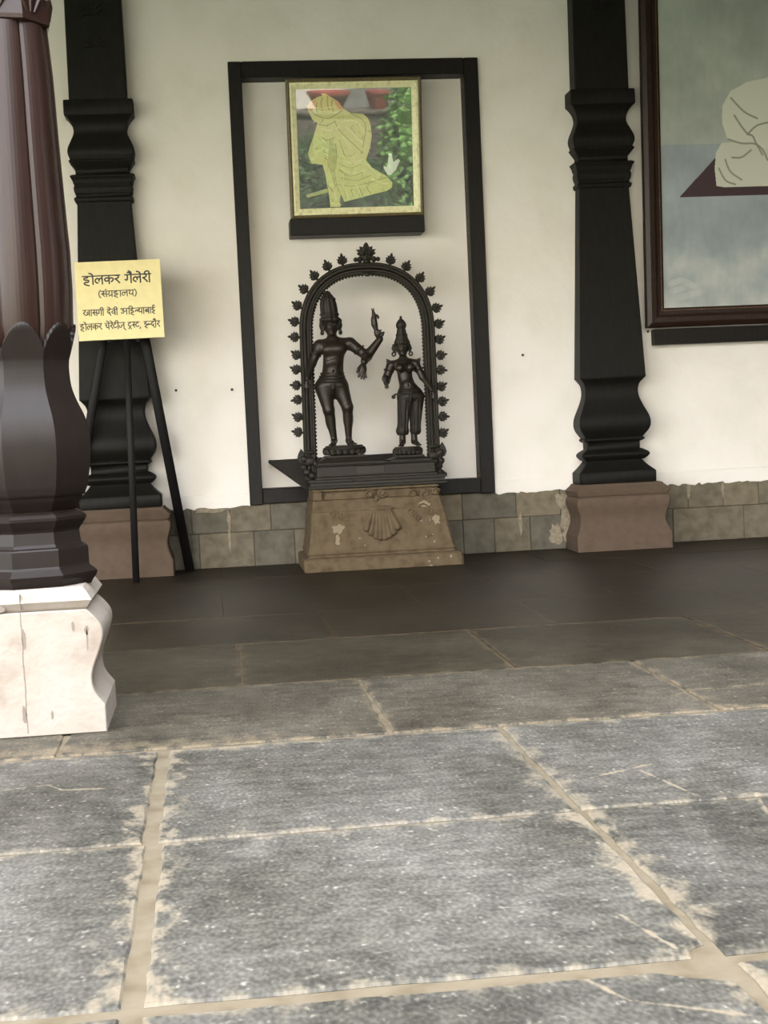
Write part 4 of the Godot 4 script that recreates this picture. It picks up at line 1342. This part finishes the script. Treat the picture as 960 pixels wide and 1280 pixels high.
func lotus_seat(t: Node3D, r: float, h: float, sx: float, stand_w: float, stand_h: float, y0: float) -> void:
	# y0: top of the plinth, local
	var st := start()
	var rings := []
	for p in [[0.0, 1.0], [0.008, 1.0], [0.012, 0.94], [stand_h - 0.012, 0.74], [stand_h - 0.008, 0.7], [stand_h, 0.7]]:
		var w: float = stand_w * p[1]
		var d: float = 0.115 * p[1]
		rings.append(PackedVector3Array([Vector3(sx - w, y0 + p[0], -d), Vector3(sx - w, y0 + p[0], d), Vector3(sx + w, y0 + p[0], d), Vector3(sx + w, y0 + p[0], -d)]))
	loft(st, rings)
	obj("stepped_base", done(st), M.bronze_dull, t)
	var y := y0 + stand_h
	st = start()
	lathe(st, [[y, r * 0.62], [y + h * 0.15, r * 0.74], [y + h * 0.32, r * 0.8], [y + h * 0.5, r * 0.95], [y + h * 0.68, r], [y + h * 0.8, r * 0.97], [y + h * 0.86, r * 0.9], [y + h, r * 0.86]], 32, Vector2(1, 0.74))
	var seat := obj("lotus_seat", done(st), M.bronze_dull, t)
	st = start()
	for i in 18:
		var a := TAU * i / 18
		ball(st, Vector3(sin(a) * r * 0.88, y + h * 0.45, cos(a) * r * 0.88 * 0.74), Vector3(r * 0.15, h * 0.4, r * 0.06), 4)
	obj("petal_ring", done(st), M.bronze_dull, seat)

func head_field(f: Field, c: Vector3, s: float) -> void:
	# c is the centre of the skull; s = 1 gives a head 11 cm high
	var v := func(x: float, y: float, z: float) -> Vector3: return c + Vector3(x, y, z) * s
	f.blob(c, Vector3(0.04, 0.052, 0.045) * s, 0.008 * s)
	f.limb(v.call(0, -0.012, 0.006), v.call(0, -0.038, 0.014), 0.036 * s, 0.024 * s, 0.012 * s)
	f.blob(v.call(0, -0.046, 0.03), Vector3(0.013, 0.009, 0.012) * s, 0.006 * s)
	f.limb(v.call(-0.022, 0.014, 0.037), v.call(-0.005, 0.011, 0.045), 0.004 * s, 0.004 * s, 0.005 * s)
	f.limb(v.call(0.022, 0.014, 0.037), v.call(0.005, 0.011, 0.045), 0.004 * s, 0.004 * s, 0.005 * s)
	f.blob(v.call(-0.016, 0.003, 0.045), Vector3(0.011, 0.006, 0.006) * s, 0.003 * s, true)
	f.blob(v.call(0.016, 0.003, 0.045), Vector3(0.011, 0.006, 0.006) * s, 0.003 * s, true)
	f.blob(v.call(-0.016, 0.003, 0.039), Vector3(0.009, 0.0045, 0.005) * s, 0.002 * s)
	f.blob(v.call(0.016, 0.003, 0.039), Vector3(0.009, 0.0045, 0.005) * s, 0.002 * s)
	f.limb(v.call(0, 0.01, 0.045), v.call(0, -0.015, 0.053), 0.004 * s, 0.0065 * s, 0.004 * s)
	f.blob(v.call(-0.006, -0.016, 0.048), Vector3(0.005, 0.004, 0.005) * s, 0.003 * s)
	f.blob(v.call(0.006, -0.016, 0.048), Vector3(0.005, 0.004, 0.005) * s, 0.003 * s)
	f.blob(v.call(0, -0.026, 0.045), Vector3(0.012, 0.0035, 0.006) * s, 0.002 * s)
	f.blob(v.call(0, -0.033, 0.044), Vector3(0.01, 0.004, 0.006) * s, 0.002 * s)
	for k in [-1.0, 1.0]:
		f.blob(v.call(k * 0.043, -0.006, 0.0), Vector3(0.006, 0.02, 0.011) * s, 0.004 * s)
		f.limb(v.call(k * 0.044, -0.02, 0.003), v.call(k * 0.045, -0.042, 0.004), 0.005 * s, 0.006 * s, 0.004 * s)

func hand_field(f: Field, wrist: Vector3, palm: Vector3, tips: Array, thumb: Array, r: float) -> void:
	f.limb(wrist, palm, r * 1.5, r * 2.0, r, 0.8)
	for tp in tips:
		var knuckle := palm.lerp(tp[0], 0.45)
		f.limb(palm + (tp[0] - palm) * 0.2, knuckle, r, r * 0.9, r * 0.5)
		f.limb(knuckle, tp[0] + tp[1], r * 0.9, r * 0.65, r * 0.5)
	f.limb(wrist.lerp(palm, 0.5), thumb[0], r * 1.1, r * 0.95, r * 0.6)
	f.limb(thumb[0], thumb[1], r * 0.95, r * 0.7, r * 0.5)

func male_figure() -> void:
	var t := thing("bronze_male_figure", "larger bronze figure of a crowned man with one hand raised, left under the arch", "statue", Vector3(0.714, 0.57, 0.285))
	var v := func(x: float, y: float, z := 0.0) -> Vector3: return Vector3(x - 0.714, y - 0.57, z)
	lotus_seat(t, 0.119, 0.055, 0.0, 0.158, 0.045, 0.0)
	var f := Field.new(v.call(0.47, 0.66, -0.09), v.call(1.0, 1.33, 0.16), 0.0048)
	f.blob(v.call(0.663, 1.0, -0.004), Vector3(0.083, 0.07, 0.056), 0.02)
	f.limb(v.call(0.668, 1.04), v.call(0.675, 1.12), 0.068, 0.05, 0.02, 0.78)
	f.limb(v.call(0.675, 1.12), v.call(0.682, 1.195), 0.05, 0.066, 0.02, 0.74)
	f.blob(v.call(0.655, 1.2, 0.026), Vector3(0.04, 0.03, 0.026), 0.02)
	f.blob(v.call(0.713, 1.2, 0.026), Vector3(0.04, 0.03, 0.026), 0.02)
	f.blob(v.call(0.672, 1.085, 0.036), Vector3(0.034, 0.034, 0.02), 0.02)
	f.blob(v.call(0.672, 1.078, 0.06), Vector3(0.005, 0.007, 0.012), 0.004, true)
	f.limb(v.call(0.682, 1.236), v.call(0.607, 1.226), 0.028, 0.031, 0.02, 0.9)
	f.limb(v.call(0.682, 1.236), v.call(0.768, 1.23), 0.028, 0.032, 0.02, 0.9)
	f.limb(v.call(0.678, 1.235), v.call(0.674, 1.3), 0.028, 0.024, 0.015)
	f.limb(v.call(0.618, 0.995), v.call(0.637, 0.868, 0.016), 0.052, 0.031, 0.016)
	f.limb(v.call(0.637, 0.868, 0.016), v.call(0.661, 0.705), 0.031, 0.017, 0.012)
	f.blob(v.call(0.645, 0.815, -0.008), Vector3(0.027, 0.055, 0.028), 0.016)
	f.blob(v.call(0.638, 0.868, 0.036), Vector3(0.017, 0.02, 0.014), 0.012)
	f.limb(v.call(0.706, 0.99), v.call(0.741, 0.88, 0.02), 0.05, 0.031, 0.016)
	f.limb(v.call(0.741, 0.88, 0.02), v.call(0.742, 0.705), 0.031, 0.017, 0.012)
	f.blob(v.call(0.745, 0.82, -0.006), Vector3(0.027, 0.055, 0.028), 0.016)
	f.blob(v.call(0.741, 0.88, 0.04), Vector3(0.017, 0.02, 0.014), 0.012)
	for q in [[0.661, -0.018], [0.742, 0.02]]:
		var ankle: Vector3 = v.call(q[0], 0.695, -0.006)
		f.limb(ankle, v.call(q[0] + q[1] * 0.6, 0.682, 0.05), 0.017, 0.014, 0.01)
		f.limb(ankle, v.call(q[0], 0.682, -0.02), 0.015, 0.013, 0.01)
		for k in 5:
			f.limb(v.call(q[0] + q[1] * 0.7 + (k - 2) * 0.006, 0.679, 0.05), v.call(q[0] + q[1] + (k - 2) * 0.008, 0.676, 0.072 - absf(k - 1.0) * 0.003), 0.006, 0.005, 0.002)
	# arms: one lowered before the arch post, one raised, a second forearm held down in front
	f.limb(v.call(0.602, 1.222), v.call(0.556, 1.128, 0.015), 0.031, 0.024, 0.014)
	f.limb(v.call(0.556, 1.128, 0.015), v.call(0.524, 1.045, 0.07), 0.025, 0.015, 0.01)
	f.limb(v.call(0.776, 1.228), v.call(0.862, 1.155, 0.022), 0.033, 0.026, 0.014)
	f.limb(v.call(0.862, 1.155, 0.022), v.call(0.938, 1.245, 0.03), 0.029, 0.018, 0.01)
	f.limb(v.call(0.858, 1.152, 0.026), v.call(0.836, 1.12, 0.105), 0.028, 0.019, 0.01)
	var hands := Field.new(v.call(0.48, 0.98, 0.03), v.call(0.57, 1.08, 0.13), 0.0026)
	hand_field(hands, v.call(0.526, 1.05, 0.066), v.call(0.519, 1.025, 0.08), [[v.call(0.507, 1.0, 0.088), v.call(0.712, 0.567, -0.002)], [v.call(0.514, 0.995, 0.09), v.call(0.713, 0.566, -0.002)], [v.call(0.521, 0.996, 0.09), v.call(0.714, 0.566, -0.002)], [v.call(0.528, 1.0, 0.088), v.call(0.715, 0.567, -0.002)]], [v.call(0.536, 1.03, 0.088), v.call(0.54, 1.014, 0.094)], 0.0055)
	var raised := Field.new(v.call(0.88, 1.22, 0.0), v.call(0.98, 1.36, 0.09), 0.0026)
	hand_field(raised, v.call(0.936, 1.24, 0.03), v.call(0.924, 1.27, 0.036), [[v.call(0.912, 1.305, 0.04), v.call(0.716, 0.574, 0.002)], [v.call(0.917, 1.312, 0.042), v.call(0.714, 0.576, 0.003)], [v.call(0.936, 1.296, 0.05), v.call(0.72, 0.566, 0.006)], [v.call(0.945, 1.285, 0.05), v.call(0.722, 0.564, 0.006)]], [v.call(0.95, 1.266, 0.045), v.call(0.958, 1.28, 0.05)], 0.0078)
	var front := Field.new(v.call(0.78, 1.02, 0.07), v.call(0.88, 1.14, 0.16), 0.0026)
	hand_field(front, v.call(0.836, 1.118, 0.105), v.call(0.826, 1.088, 0.116), [[v.call(0.802, 1.05, 0.122), v.call(0.712, 0.56, 0)], [v.call(0.815, 1.042, 0.124), v.call(0.713, 0.558, 0)], [v.call(0.829, 1.04, 0.124), v.call(0.714, 0.558, 0)], [v.call(0.842, 1.046, 0.122), v.call(0.715, 0.56, 0)]], [v.call(0.802, 1.086, 0.124), v.call(0.794, 1.066, 0.126)], 0.0082)
	front.blob(v.call(0.824, 1.082, 0.114), Vector3(0.024, 0.028, 0.013), 0.008)
	raised.blob(v.call(0.924, 1.28, 0.038), Vector3(0.018, 0.026, 0.014), 0.008, false, 0.4)
	var head := Field.new(v.call(0.61, 1.25, -0.07), v.call(0.74, 1.4, 0.08), 0.0026)
	head.limb(v.call(0.678, 1.24), v.call(0.674, 1.3), 0.028, 0.024, 0.015)
	head_field(head, v.call(0.673, 1.33, 0.004), 1.0)
	var body := obj("body", join([f.mesh(), hands.mesh(), raised.mesh(), front.mesh(), head.mesh()]), M.bronze, t)
	# crown of matted hair
	obj("crown", fluted([[0.783, 0.05], [0.79, 0.056], [0.8, 0.056], [0.806, 0.048], [0.815, 0.047], [0.819, 0.052], [0.826, 0.052], [0.83, 0.046], [0.85, 0.047], [0.88, 0.045], [0.9, 0.04], [0.904, 0.043], [0.91, 0.042], [0.915, 0.035], [0.93, 0.026], [0.938, 0.018], [0.942, 0.02], [0.948, 0.012], [0.953, 0.003]], 11, 0.05, -0.06), M.bronze_dull, t, Vector3(-0.044, 0, 0))
	var st: SurfaceTool
	for s in [-1.0, 1.0]:
		st = start()
		var x: float = 0.673 + s * 0.05
		lathe(st, [[0.71, 0.004], [0.714, 0.01], [0.724, 0.012], [0.732, 0.009], [0.738, 0.005], [0.76, 0.008], [0.79, 0.012], [0.8, 0.004]], 10, Vector2.ONE, Vector3(x - 0.714, 0, 0.0))
		tube(st, [v.call(x - s * 0.004, 1.36, -0.01), v.call(x, 1.33, -0.012), v.call(x - s * 0.002, 1.296, -0.012)], [0.014, 0.015, 0.006], 8)
		obj("earring", done(st), M.bronze_dull, t)
	st = start()
	oval_ring(st, v.call(0.678, 1.247, 0.006), 0.042, 0.04, 0.005)
	oval_ring(st, v.call(0.68, 1.232, 0.012), 0.052, 0.046, 0.0028)
	obj("necklace", done(st), M.bronze_dull, t)
	st = start()
	oval_ring(st, v.call(0.677, 1.148, 0.0), 0.056, 0.044, 0.0025, 0.3)
	obj("chest_cord", done(st), M.bronze_dull, t)
	st = start()
	for k in 4:
		oval_ring(st, v.call(0.667 - k * 0.001, 1.068 - k * 0.016, 0.0), 0.062 + k * 0.0055, 0.05 + k * 0.003, 0.006, -0.03)
	oval_ring(st, v.call(0.664, 0.995, 0.0), 0.081, 0.058, 0.004, -0.03)
	tube(st, [v.call(0.664, 1.01, 0.06), v.call(0.664, 0.985, 0.064), v.call(0.664, 0.955, 0.05)], [0.012, 0.016, 0.005], 8)
	obj("loincloth", done(st), M.bronze_dull, t)
	for a in [[0.578, 1.178, -0.4], [0.822, 1.192, 0.72]]:
		st = start()
		var m := start()
		oval_ring(m, Vector3.ZERO, 0.032, 0.032, 0.005, 0, 18)
		ball(m, Vector3(0, 0.006, 0.03), Vector3(0.012, 0.014, 0.006), 4)
		st.append_from(m.commit(), 0, Transform3D(Basis(Vector3(0, 0, 1), a[2]), v.call(a[0], a[1], 0.01)))
		obj("armlet", done(st), M.bronze_dull, t)
	# little leaping antelope held up on the fingertips
	st = start()
	tube(st, [v.call(0.918, 1.295, 0.042), v.call(0.91, 1.325, 0.04), v.call(0.908, 1.355, 0.04), v.call(0.91, 1.378, 0.04), v.call(0.905, 1.398, 0.04)], [0.012, 0.019, 0.017, 0.013, 0.007], 8)
	tube(st, [v.call(0.905, 1.395, 0.04), v.call(0.897, 1.416, 0.04)], [0.006, 0.002], 6)
	tube(st, [v.call(0.907, 1.395, 0.042), v.call(0.909, 1.416, 0.044)], [0.006, 0.002], 6)
	tube(st, [v.call(0.91, 1.37, 0.042), v.call(0.926, 1.374, 0.044), v.call(0.932, 1.366, 0.044), v.call(0.931, 1.356, 0.044)], [0.009, 0.009, 0.007, 0.005], 6)
	obj("antelope", done(st), M.bronze, t)
	body.set_meta("label", "bare-chested bronze body")

func female_figure() -> void:
	var t := thing("bronze_female_figure", "smaller bronze figure of a woman with a tall pointed crown, right under the arch", "statue", Vector3(1.068, 0.57, 0.285))
	var v := func(x: float, y: float, z := 0.0) -> Vector3: return Vector3(x - 1.068, y - 0.57, z)
	lotus_seat(t, 0.084, 0.046, 0.003, 0.112, 0.03, 0.0)
	var f := Field.new(v.call(0.92, 0.645, -0.08), v.call(1.25, 1.2, 0.14), 0.0042)
	f.blob(v.call(1.096, 0.935, -0.004), Vector3(0.073, 0.05, 0.05), 0.02)
	f.limb(v.call(1.086, 0.97), v.call(1.073, 1.025), 0.05, 0.034, 0.02, 0.85)
	f.blob(v.call(1.084, 0.985, 0.03), Vector3(0.032, 0.028, 0.02), 0.015)
	f.blob(v.call(1.084, 0.985, 0.054), Vector3(0.004, 0.006, 0.01), 0.004, true)
	f.limb(v.call(1.073, 1.025), v.call(1.068, 1.09), 0.034, 0.048, 0.02, 0.78)
	f.limb(v.call(1.066, 1.118), v.call(1.0, 1.1), 0.021, 0.024, 0.016)
	f.limb(v.call(1.066, 1.118), v.call(1.13, 1.104), 0.021, 0.024, 0.016)
	f.blob(v.call(1.039, 1.082, 0.046), Vector3(0.027, 0.026, 0.027), 0.01)
	f.blob(v.call(1.097, 1.082, 0.046), Vector3(0.027, 0.026, 0.027), 0.01)
	f.limb(v.call(1.066, 1.12), v.call(1.063, 1.17), 0.021, 0.019, 0.012)
	f.limb(v.call(0.996, 1.098), v.call(0.966, 1.025, 0.0), 0.027, 0.022, 0.012)
	f.limb(v.call(0.966, 1.025, 0.0), v.call(0.955, 1.0, 0.085), 0.023, 0.015, 0.01)
	f.limb(v.call(1.133, 1.102), v.call(1.167, 1.028, 0.015), 0.024, 0.018, 0.012)
	f.limb(v.call(1.167, 1.028, 0.015), v.call(1.207, 0.955, 0.07), 0.019, 0.012, 0.01)
	for q in [[1.042, -0.016], [1.108, 0.016]]:
		f.limb(v.call(q[0], 0.8), v.call(q[0], 0.675), 0.022, 0.017, 0.01)
		f.limb(v.call(q[0], 0.672, -0.006), v.call(q[0] + q[1] * 0.7, 0.66, 0.04), 0.017, 0.013, 0.01)
		for k in 5:
			f.limb(v.call(q[0] + q[1] * 0.8 + (k - 2) * 0.005, 0.656, 0.042), v.call(q[0] + q[1] + (k - 2) * 0.007, 0.653, 0.06 - absf(k - 1.0) * 0.003), 0.0055, 0.0045, 0.002)
	var hl := Field.new(v.call(0.92, 0.95, 0.06), v.call(0.99, 1.03, 0.15), 0.0024)
	hand_field(hl, v.call(0.955, 1.0, 0.085), v.call(0.952, 0.992, 0.11), [[v.call(0.941, 0.984, 0.124), v.call(1.07, 0.562, -0.008)], [v.call(0.948, 0.98, 0.126), v.call(1.069, 0.561, -0.008)], [v.call(0.956, 0.98, 0.126), v.call(1.068, 0.561, -0.008)], [v.call(0.963, 0.984, 0.124), v.call(1.067, 0.562, -0.008)]], [v.call(0.966, 1.002, 0.116), v.call(0.964, 1.0, 0.13)], 0.005)
	var hr := Field.new(v.call(1.18, 0.89, 0.04), v.call(1.25, 0.98, 0.12), 0.0024)
	hand_field(hr, v.call(1.207, 0.955, 0.07), v.call(1.213, 0.937, 0.078), [[v.call(1.207, 0.915, 0.084), v.call(1.067, 0.564, -0.002)], [v.call(1.213, 0.912, 0.085), v.call(1.068, 0.563, -0.002)], [v.call(1.219, 0.913, 0.085), v.call(1.068, 0.563, -0.002)], [v.call(1.225, 0.917, 0.084), v.call(1.069, 0.564, -0.002)]], [v.call(1.2, 0.94, 0.086), v.call(1.197, 0.926, 0.09)], 0.0048)
	var head := Field.new(v.call(1.01, 1.13, -0.06), v.call(1.12, 1.26, 0.07), 0.0024)
	head.limb(v.call(1.066, 1.12), v.call(1.063, 1.17), 0.021, 0.019, 0.012)
	head_field(head, v.call(1.062, 1.197, 0.004), 0.86)
	obj("body", join([f.mesh(), hl.mesh(), hr.mesh(), head.mesh()]), M.bronze, t)
	# draped skirt: two clinging legs, ridged folds, flared hems
	var s := Field.new(v.call(1.0, 0.71, -0.07), v.call(1.2, 0.97, 0.09), 0.0042)
	s.blob(v.call(1.099, 0.925, -0.002), Vector3(0.078, 0.04, 0.055), 0.015)
	s.limb(v.call(1.062, 0.91), v.call(1.047, 0.76), 0.04, 0.03, 0.008)
	s.limb(v.call(1.047, 0.765), v.call(1.044, 0.735), 0.03, 0.037, 0.004)
	s.limb(v.call(1.13, 0.91), v.call(1.119, 0.76), 0.042, 0.028, 0.008)
	s.limb(v.call(1.119, 0.765), v.call(1.117, 0.736), 0.028, 0.032, 0.004)
	for leg in [[1.062, 1.047], [1.13, 1.119]]:
		for k in 3:
			var dx := (k - 1) * 0.017
			s.limb(v.call(leg[0] + dx, 0.9, 0.042 - absf(k - 1.0) * 0.008), v.call(leg[1] + dx, 0.735, 0.036 - absf(k - 1.0) * 0.008), 0.004, 0.005, 0.003)
	obj("skirt", s.mesh(), M.bronze_dull, t)
	var st := start()
	for k in 3:
		oval_ring(st, v.call(1.093 + k * 0.002, 0.962 - k * 0.012, 0.0), 0.058 + k * 0.006, 0.05 + k * 0.002, 0.0055)
	ball(st, v.call(1.0, 0.925, 0.02), Vector3(0.012, 0.012, 0.01), 5)
	tube(st, [v.call(1.02, 0.94, 0.03), v.call(1.006, 0.936, 0.024), v.call(0.998, 0.915, 0.02)], [0.006, 0.006, 0.003], 6)
	tube(st, [v.call(1.092, 0.945, 0.056), v.call(1.085, 0.9, 0.058), v.call(1.078, 0.85, 0.04)], [0.008, 0.01, 0.005], 6)
	obj("girdle", done(st), M.bronze_dull, t)
	obj("crown", fluted([[0.643, 0.038], [0.65, 0.043], [0.66, 0.043], [0.664, 0.038], [0.672, 0.037], [0.675, 0.034], [0.69, 0.031], [0.693, 0.033], [0.698, 0.032], [0.702, 0.028], [0.722, 0.024], [0.732, 0.022], [0.735, 0.026], [0.745, 0.029], [0.758, 0.027], [0.77, 0.02], [0.78, 0.012], [0.785, 0.006], [0.79, 0.008], [0.795, 0.006], [0.802, 0.001]], 9, 0.04), M.bronze_dull, t, Vector3(-0.006, 0, 0))
	for k in [-1.0, 1.0]:
		st = start()
		var m := start()
		oval_ring(m, Vector3.ZERO, 0.01, 0.01, 0.004, 0, 14)
		st.append_from(m.commit(), 0, Transform3D(Basis(Vector3(1, 0, 0), PI / 2), v.call(1.061 + k * 0.047, 1.16, 0.006)))
		tube(st, [v.call(1.061 + k * 0.04, 1.215, -0.01), v.call(1.061 + k * 0.046, 1.19, -0.006), v.call(1.061 + k * 0.045, 1.172, 0.0)], [0.01, 0.012, 0.004], 8)
		obj("earring", done(st), M.bronze_dull, t)
	st = start()
	oval_ring(st, v.call(1.066, 1.128, 0.006), 0.034, 0.032, 0.004)
	oval_ring(st, v.call(1.067, 1.116, 0.012), 0.042, 0.036, 0.0028)
	tube(st, [v.call(1.067, 1.11, 0.045), v.call(1.068, 1.085, 0.055), v.call(1.068, 1.06, 0.045)], [0.004, 0.005, 0.003], 6)
	obj("necklace", done(st), M.bronze_dull, t)
	for k in [-1.0, 1.0]:
		var o := obj("shoulder_ornament", flame_mesh(0.024, 0.026, 0.012), M.bronze_dull, t, v.call(1.066 + k * 0.078, 1.112, 0.012))
		o.rotation.z = -k * 0.6
	for a in [[0.982, 1.07, -0.35], [1.15, 1.07, 0.4]]:
		st = start()
		var m := start()
		oval_ring(m, Vector3.ZERO, 0.026, 0.026, 0.0045, 0, 16)
		st.append_from(m.commit(), 0, Transform3D(Basis(Vector3(0, 0, 1), a[2]), v.call(a[0], a[1], 0.004)))
		obj("armlet", done(st), M.bronze_dull, t)

# ------------------------------------------------------------------ the courtyard behind the viewer, seen in the picture's glass
func leaf_cloud(called: String, parent: Node, c: Vector3, r: Vector3, count: int, size: float, material: Material) -> void:
	var st := start()
	quad(st, Vector3(-0.5, 0, 0), Vector3(0, -0.35, 0.12), Vector3(0.5, 0, 0), Vector3(0, 0.35, 0.12))
	var mm := MultiMesh.new()
	mm.transform_format = MultiMesh.TRANSFORM_3D
	mm.mesh = done(st)
	mm.instance_count = count
	for i in count:
		var p := Vector3(rng.randfn(), rng.randfn(), rng.randfn()).normalized() * pow(rng.randf(), 0.4)
		var b := Basis(Vector3(rng.randfn(), rng.randfn(), rng.randfn()).normalized(), rng.randf() * TAU).scaled(Vector3.ONE * size * rng.randf_range(0.6, 1.3))
		mm.set_instance_transform(i, Transform3D(b, c + p * r))
	var o := MultiMeshInstance3D.new()
	o.name = called
	o.multimesh = mm
	o.material_override = material
	o.set_meta("kind", "stuff")
	parent.add_child(o, true)

func courtyard() -> void:
	var w := thing("planter_wall", "low grey courtyard wall reflected in the glass of the small picture", "wall", Vector3(2.2, -0.6, 13.0))
	obj("wall_block", box(Vector3(5.0, 2.15, 0.4), Vector3(0, 1.075, 0), 0.02), M.grey_plaster, w)
	obj("coping", box(Vector3(5.1, 0.07, 0.5), Vector3(0, 2.185, 0), 0.02), M.grey_plaster, w)
	for p in [[1.85, 0.3, "left"], [2.55, 0.18, "right"]]:
		var t := thing("plant_pot", "terracotta bowl at the %s on the wall reflected in the small picture's glass" % p[2], "pot", Vector3(p[0], 1.62, 12.95), "terracotta bowls on the courtyard wall")
		var st := start()
		lathe(st, [[0, p[1] * 0.6], [0.02, p[1] * 0.64], [0.2, p[1] * 0.95], [0.205, p[1] * 1.03], [0.25, p[1] * 1.04], [0.252, p[1] * 0.94], [0.22, p[1] * 0.9]], 24)
		obj("bowl", done(st), M.terracotta, t)
	for p in [[2.85, 0.55, 11.9, 0.45, 1.9, "leaf", "tall bright green shrub"], [1.55, -0.2, 12.0, 0.6, 1.35, "leaf_dark", "low dark green shrub"], [2.3, 0.0, 11.9, 0.5, 1.1, "leaf_dark", "rounded mid-green shrub"]]:
		var t := thing("shrub", "%s in front of the courtyard wall, reflected in the small picture's glass" % p[6], "shrub", Vector3(p[0], -0.6, p[2]))
		leaf_cloud("foliage", t, Vector3(0, p[4] * 0.75, 0), Vector3(p[3], p[4] * 0.75, 0.35), 2600, 0.11, M[p[5]])
		var st := start()
		for k in 4:
			tube(st, [Vector3(0, 0, 0), Vector3(rng.randf_range(-0.1, 0.1), p[4] * 0.5, 0), Vector3(rng.randf_range(-0.25, 0.25), p[4], 0)], [0.02, 0.015, 0.006], 6)
		obj("stem", done(st), M.bark, t)

func _ready() -> void:
	rng.seed = 20
	# camera
	var cam := Camera3D.new()
	cam.name = "camera"
	cam.fov = 38.6
	cam.near = 0.05
	cam.far = 200.0
	add_child(cam)
	cam.transform = Transform3D(Basis(Vector3(0.99222, -0.04557, 0.11586), Vector3(0.05246, 0.99699, -0.05713), Vector3(-0.1129, 0.06276, 0.99162)), Vector3(0, 0.8, 8.362))
	cam.current = true
	# sky and exposure
	var sky := ProceduralSkyMaterial.new()
	sky.sky_top_color = c8(232, 236, 244)
	sky.sky_horizon_color = c8(252, 252, 250)
	sky.ground_bottom_color = c8(120, 128, 96)
	sky.ground_horizon_color = c8(170, 176, 150)
	sky.sky_energy_multiplier = 1.0
	sky.sun_angle_max = 2.0
	var env := Environment.new()
	env.background_mode = Environment.BG_SKY
	env.sky = Sky.new()
	env.sky.sky_material = sky
	env.background_energy_multiplier = 1.5
	env.tonemap_mode = Environment.TONE_MAPPER_LINEAR
	env.tonemap_exposure = 7.4
	env.sdfgi_enabled = true
	env.ssao_enabled = true
	env.ssil_enabled = true
	var we := WorldEnvironment.new()
	we.name = "environment"
	we.environment = env
	add_child(we)
	# the sun stands high behind the building and lights the courtyard only
	var sun := DirectionalLight3D.new()
	sun.name = "sun"
	sun.light_color = c8(255, 249, 240)
	sun.light_energy = 2.2
	sun.light_angular_distance = 0.6
	sun.shadow_enabled = true
	add_child(sun)
	sun.look_at_from_position(Vector3.ZERO, Vector3(-0.3, -0.95, 0.62))

	make_materials()
	build_shell()
	build_floor()
	pilaster(-0.531, "dark wooden pilaster behind the sign and easel, on a brown stone base")
	pilaster(2.294, "dark wooden pilaster between the niche frame and the large painting, on a brown stone base")
	near_column()
	niche_frame()
	pictures()
	pedestal()
	bronze_plinth()
	bronze_arch()
	male_figure()
	female_figure()
	sign_and_easel()
	courtyard()
